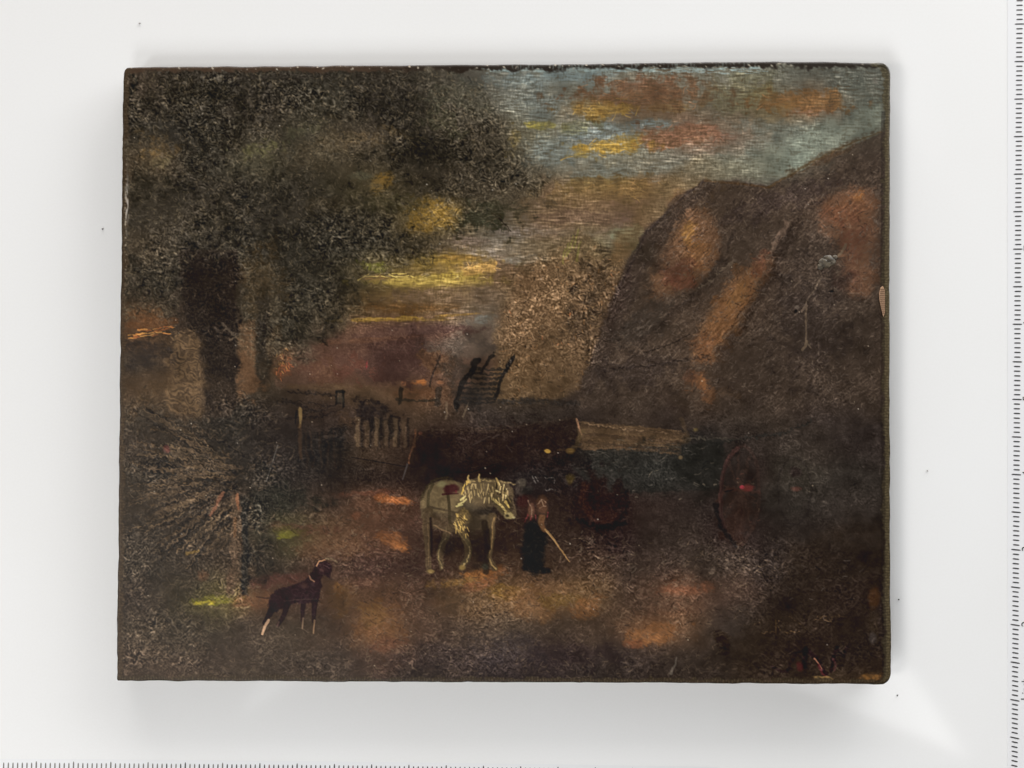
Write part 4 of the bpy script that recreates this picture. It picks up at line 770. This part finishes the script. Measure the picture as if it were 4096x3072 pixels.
tl = sst(1000, 760, XX); 
m = (1 - sst(10, 17, dt + 2.4 * N_mid + N_iso2)); lay(ALL, m * .85 * tl, (74, 59, 48)); lay(ALL, m * .9 * (1 - tl), (47, 40, 35))
lay(ALL, (1 - sst(1.5, 4, dt + N_iso)) * .8, (44, 36, 31))
th = np.clip(N_ver * 1.2 - .6, 0, 1) * (1 - sst(8, 18, dt)) * (XX > 1100) * (XX < 1640); lay(ALL, th * .55, (112, 118, 112))
fl = np.clip(N_iso2 - 1.5, 0, 1) * (1 - sst(8, 16, dt)); lay(ALL, fl, (150, 140, 124))
rim(dl, 12, (66, 55, 43), .7, weave_h, (92, 79, 62))
rim(drr, 16, (74, 67, 51), .88, weave_h, (118, 109, 84))
rim(drr - 15, 3, (44, 38, 35), .0)
rim(db, 11, (60, 52, 41), .8, weave_v, (100, 89, 70))
lay(ALL, (1 - sst(1, 4, db + N_iso)) * .5, (44, 42, 32)); lay(ALL, (1 - sst(1, 4, drr + N_iso)) * .5, (44, 41, 32)); lay(ALL, (1 - sst(2, 5, dl + N_iso)) * .7, (54, 44, 33))
lay(ALL, np.clip((1 - sst(3, 6, np.abs(drr - 17))) * .4, 0, 1) * (YY > 240), (36, 32, 30))
# white abrasion on the left edge
ab = np.exp(-((YY - 440) / 48) ** 2) * np.exp(-((dl - 13) / 4.0) ** 2) * np.clip(.5 + .6 * N_ver, 0, 1.2); lay(ALL, np.clip(ab, 0, .9), (168, 160, 150))
ab = np.exp(-((YY - 480) / 130) ** 2) * np.exp(-((dl - 11) / 2.0) ** 2) * np.clip(N_iso, 0, 1.2); lay(ALL, np.clip(ab * .7, 0, .9), (170, 156, 136))
blob(1890, 175, 7, 12, (110, 102, 92), .5, -.6, .6, .4)
Cc += (Cc - np.stack([lowpass(Cc[..., k], 1.7) for k in range(3)], -1)) * (.55 - .25 * crown)[..., None]      # crisp edges of dried paint
Cc = np.clip(Cc, 0.035, 1)
Cc *= (1 + .10 * np.maximum(lowbush, ground * (1 - dark_corner)) * (1 - Fg) + .06 * roof + .08 * crown + .03 * bush)[..., None]
warm = np.clip(1 - sky - .9 * crown, 0, 1)[..., None]
Cc *= 1 + warm * np.array([.025, -.004, -.02], np.float32)
Hh += weave_h * .4 * (1 - sst(8, 16, drr)) + weave_v * .4 * (1 - sst(6, 14, db))

# ---- pigment -> mesh with real relief
img = sample(Cc, Ux, Vv); rel = sample(Hh, Ux, Vv)
lin = np.where(img <= 0.04045, img / 12.92, ((img + 0.055) / 1.055) ** 2.4)
img = img.mean(axis=2, keepdims=True) * 0.06 + img * 0.94
lin = np.where(img <= 0.04045, img / 12.92, ((img + 0.055) / 1.055) ** 2.4)
GAIN, VEIL = 0.96, 0.0135
alb = np.clip(lin * GAIN - VEIL, 0.0015, 0.9)
RR = 6.5
dq = np.clip(RR - dist, 0, RR); drop = (RR - np.sqrt(np.maximum(RR * RR - dq * dq, 0))) * KP * 0.85
z = PANEL_T - drop + np.clip(rel, -3, 5) * 0.000034 * np.clip(dist / 6, 0.2, 1)
px = (Ux - 1106.0) * KP; py = (829.5 - Vv) * KP
co = np.stack([px, py, z], -1).reshape(-1, 3).astype(np.float32)
me = bpy.data.meshes.new('paint_layer')
nv = NX * NY; nf = (NX - 1) * (NY - 1)
me.vertices.add(nv); me.vertices.foreach_set('co', co.ravel())
ii = np.arange(nv, dtype=np.int32).reshape(NY, NX)
quads = np.stack([ii[:-1, :-1], ii[1:, :-1], ii[1:, 1:], ii[:-1, 1:]], -1).reshape(-1)
me.loops.add(nf * 4); me.loops.foreach_set('vertex_index', quads)
me.polygons.add(nf); me.polygons.foreach_set('loop_start', np.arange(0, nf * 4, 4, dtype=np.int32))
me.polygons.foreach_set('use_smooth', np.ones(nf, bool))
ca = me.color_attributes.new('pigment', 'FLOAT_COLOR', 'POINT')
rgba = np.ones((nv, 4), np.float32); rgba[:, :3] = alb.reshape(-1, 3)
ca.data.foreach_set('color', rgba.ravel())
me.update(calc_edges=True); me.validate()

m_paint, nt, b = material('old_oil_paint', (0.05, 0.04, 0.03), 0.5, 0.2)
at = nt.nodes.new('ShaderNodeAttribute'); at.attribute_name = 'pigment'
nz = nt.nodes.new('ShaderNodeTexNoise'); nz.inputs['Scale'].default_value = 2600; nz.inputs['Detail'].default_value = 3
n2 = nt.nodes.new('ShaderNodeTexNoise'); n2.inputs['Scale'].default_value = 60; n2.inputs['Detail'].default_value = 4
tc = nt.nodes.new('ShaderNodeTexCoord')
nt.links.new(tc.outputs['Object'], nz.inputs['Vector']); nt.links.new(tc.outputs['Object'], n2.inputs['Vector'])
mr = nt.nodes.new('ShaderNodeMapRange'); mr.inputs['To Min'].default_value = 0.34; mr.inputs['To Max'].default_value = 0.55
nt.links.new(n2.outputs['Fac'], mr.inputs['Value']); nt.links.new(mr.outputs['Result'], b.inputs['Roughness'])
bp = nt.nodes.new('ShaderNodeBump'); bp.inputs['Strength'].default_value = 0.25; bp.inputs['Distance'].default_value = 0.00006
nt.links.new(nz.outputs['Fac'], bp.inputs['Height']); nt.links.new(bp.outputs['Normal'], b.inputs['Normal'])
nt.links.new(at.outputs['Color'], b.inputs['Base Color'])

painting = link('painted_panel', None)
tag(painting, 'small dark unframed oil painting of a farm lane lying on the white board', 'painting')
link('paint_layer', me, painting, m_paint)

# side of the panel: canvas turned down over the board
rimz = co.reshape(NY, NX, 3)
loop = np.concatenate([rimz[0, :-1:4], rimz[:-1:4, -1], rimz[-1, :0:-4], rimz[:0:-4, 0]])
n = len(loop); vs = []
for i, p in enumerate(loop):
    for kk, zf in enumerate((1.0, 0.72, 0.40, 0.06)):
        s = 1.0 + (0.0006, 0.0004, 0.0, -0.0012)[kk] * (1 if kk else 0)
        vs.append((float(p[0]) * s, float(p[1]) * s, float(p[2]) * zf if kk else float(p[2])))
fs = []
for i in range(n):
    j = (i + 1) % n
    for kk in range(3): fs.append((i * 4 + kk, j * 4 + kk, j * 4 + kk + 1, i * 4 + kk + 1)[::-1])
fs.append(tuple(i * 4 + 3 for i in range(n)))
m_side, nt, b = material('brown_canvas_edge', (0.035, 0.027, 0.02), 0.75, 0.2)
wv = nt.nodes.new('ShaderNodeTexNoise'); wv.inputs['Scale'].default_value = 900
rp = nt.nodes.new('ShaderNodeValToRGB'); rp.color_ramp.elements[0].color = (0.02, 0.015, 0.011, 1); rp.color_ramp.elements[1].color = (0.075, 0.06, 0.042, 1)
tc = nt.nodes.new('ShaderNodeTexCoord'); nt.links.new(tc.outputs['Object'], wv.inputs['Vector']); nt.links.new(wv.outputs['Fac'], rp.inputs['Fac']); nt.links.new(rp.outputs['Color'], b.inputs['Base Color'])
link('canvas_edge', mesh('canvas_edge', vs, fs, True), painting, m_side)

# where the paint is torn off at the right edge: bare canvas threads
m_raw, nt, b = material('bare_canvas', (0.42, 0.26, 0.16), 0.85, 0.15)
chip_pts = [(1902, 622), (1907, 618), (1911, 628), (1911, 676), (1908, 684), (1904, 668), (1900, 648), (1899, 634)]
cv = [(*panel_xy(u, v), PANEL_T + 0.00016) for u, v in chip_pts]
n = len(cv); cx_, cy_ = np.mean([p[0] for p in cv]), np.mean([p[1] for p in cv])
cv2 = cv + [(p[0] * 1.0 + (p[0] - cx_) * .15, p[1] + (p[1] - cy_) * .06, PANEL_T - 0.0004) for p in cv]
chip = link('bare_canvas_patch', mesh('bare_canvas_patch', cv2, [tuple(range(n))[::-1]] + [(i, (i + 1) % n, n + (i + 1) % n, n + i) for i in range(n)]), painting, m_raw)
chip['label'] = 'pale orange patch of bare canvas where the paint is lost'
m_thr, _, _ = material('canvas_thread', (0.16, 0.10, 0.065), 0.9, 0.1)
tv, tf = [], []
for k in range(13):
    v0 = 624 + k * 4.3
    x0_ = np.interp(v0, [618, 634, 648, 668, 684], [1903, 1899.5, 1900.5, 1904.5, 1908]); x1_ = 1911
    q = len(tv)
    for (u, w) in ((x0_, v0), (x1_, v0), (x1_, v0 + 1.5), (x0_, v0 + 1.5)): tv.append((*panel_xy(u, w), PANEL_T + 0.00020))
    for (u, w) in ((x0_, v0 + .3), (x1_, v0 + .3), (x1_, v0 + 1.2), (x0_, v0 + 1.2)): tv.append((*panel_xy(u, w), PANEL_T + 0.00027))
    tf += [(q + 3, q + 2, q + 1, q), (q + 7, q + 6, q + 5, q + 4)] + [(q + i, q + (i + 1) % 4, q + 4 + (i + 1) % 4, q + 4 + i) for i in range(4)]
to = link('canvas_threads', mesh('canvas_threads', tv, tf), chip, m_thr); to['kind'] = 'stuff'

# dried lump at the head of the drip
import bmesh
def lump(name, pts, mat, parent, z0, seed):
    r = random.Random(seed); bm = bmesh.new()
    for (u, v, ru, rv, hz) in pts:
        g = bmesh.ops.create_icosphere(bm, subdivisions=3, radius=1.0)
        x, y = panel_xy(u, v)
        for vt in g['verts']:
            k = 1 + .16 * math.sin(vt.co.x * 4 + seed) * math.cos(vt.co.y * 5 + u) + .08 * r.uniform(-1, 1)
            vt.co = Vector((x + vt.co.x * ru * KP * k, y + vt.co.y * rv * KP * k, z0 + vt.co.z * hz * k))
    me_ = bpy.data.meshes.new(name); bm.to_mesh(me_); bm.free()
    me_.polygons.foreach_set('use_smooth', [True] * len(me_.polygons)); me_.update()
    return link(name, me_, parent, mat)
m_drip, nt, b = material('dried_drip', (0.20, 0.155, 0.10), 0.45, 0.4)
wv = nt.nodes.new('ShaderNodeTexNoise'); wv.inputs['Scale'].default_value = 700
rp = nt.nodes.new('ShaderNodeValToRGB'); rp.color_ramp.elements[0].position = .35; rp.color_ramp.elements[0].color = (0.045, 0.036, 0.025, 1); rp.color_ramp.elements[1].position = .75; rp.color_ramp.elements[1].color = (0.15, 0.12, 0.08, 1)
tc = nt.nodes.new('ShaderNodeTexCoord'); nt.links.new(tc.outputs['Object'], wv.inputs['Vector']); nt.links.new(wv.outputs['Fac'], rp.inputs['Fac']); nt.links.new(rp.outputs['Color'], b.inputs['Base Color'])
lp = lump('dried_drip', [(1788, 561, 13, 10, .0005), (1779, 568, 11, 10, .0006), (1796, 566, 9, 8, .0004), (1772, 576, 7, 7, .0004), (1803, 556, 6, 5, .0003), (1786, 570, 10, 8, .0004)], m_drip, painting, PANEL_T, 3)
lp['label'] = 'raised tan lump of dried paint at the head of the drip'

# ------------------------------------------------------------------ crumbs lying on the white board
m_dust, _, _ = material('dark_crumb', (0.06, 0.055, 0.05), 0.8, 0.2)
m_dust2, _, _ = material('grey_crumb', (0.30, 0.28, 0.26), 0.8, 0.2)
for (u, v, ru, rv, mt, lab) in [(222, 495, 3.2, 1.6, m_dust, 'tiny dark crumb on the board to the left of the painting'), (302, 51, 3.0, 1.5, m_dust2, 'grey speck on the board above the top left corner of the painting'),
                               (1941, 1295, 2.2, 2.2, m_dust, 'round dark crumb just right of the painting, the upper of two near its lower corner'), (1938, 1502, 1.6, 2.4, m_dust, 'thin dark crumb just below the lower right corner of the painting'),
                               (2003, 1017, 3.0, 1.3, m_dust2, 'pale grey fibre on the board between the painting and the right ruler')]:
    bm = bmesh.new(); bmesh.ops.create_icosphere(bm, subdivisions=2, radius=1.0); r = random.Random(u)
    for vt in bm.verts:
        k = r.uniform(.7, 1.2); vt.co = Vector((vt.co.x * ru * .8 * K * k, vt.co.y * rv * .8 * K * k, vt.co.z * 1.1 * K * k))
    me_ = bpy.data.meshes.new('crumb'); bm.to_mesh(me_); bm.free()
    o = link('crumb', me_, None, mt); x, y = board_xy(u, v); o.location = (x, y, 1.2 * K); o.rotation_euler = (0, 0, r.uniform(-.8, .2))
    tag(o, lab, 'crumb', 'crumbs on the white board')
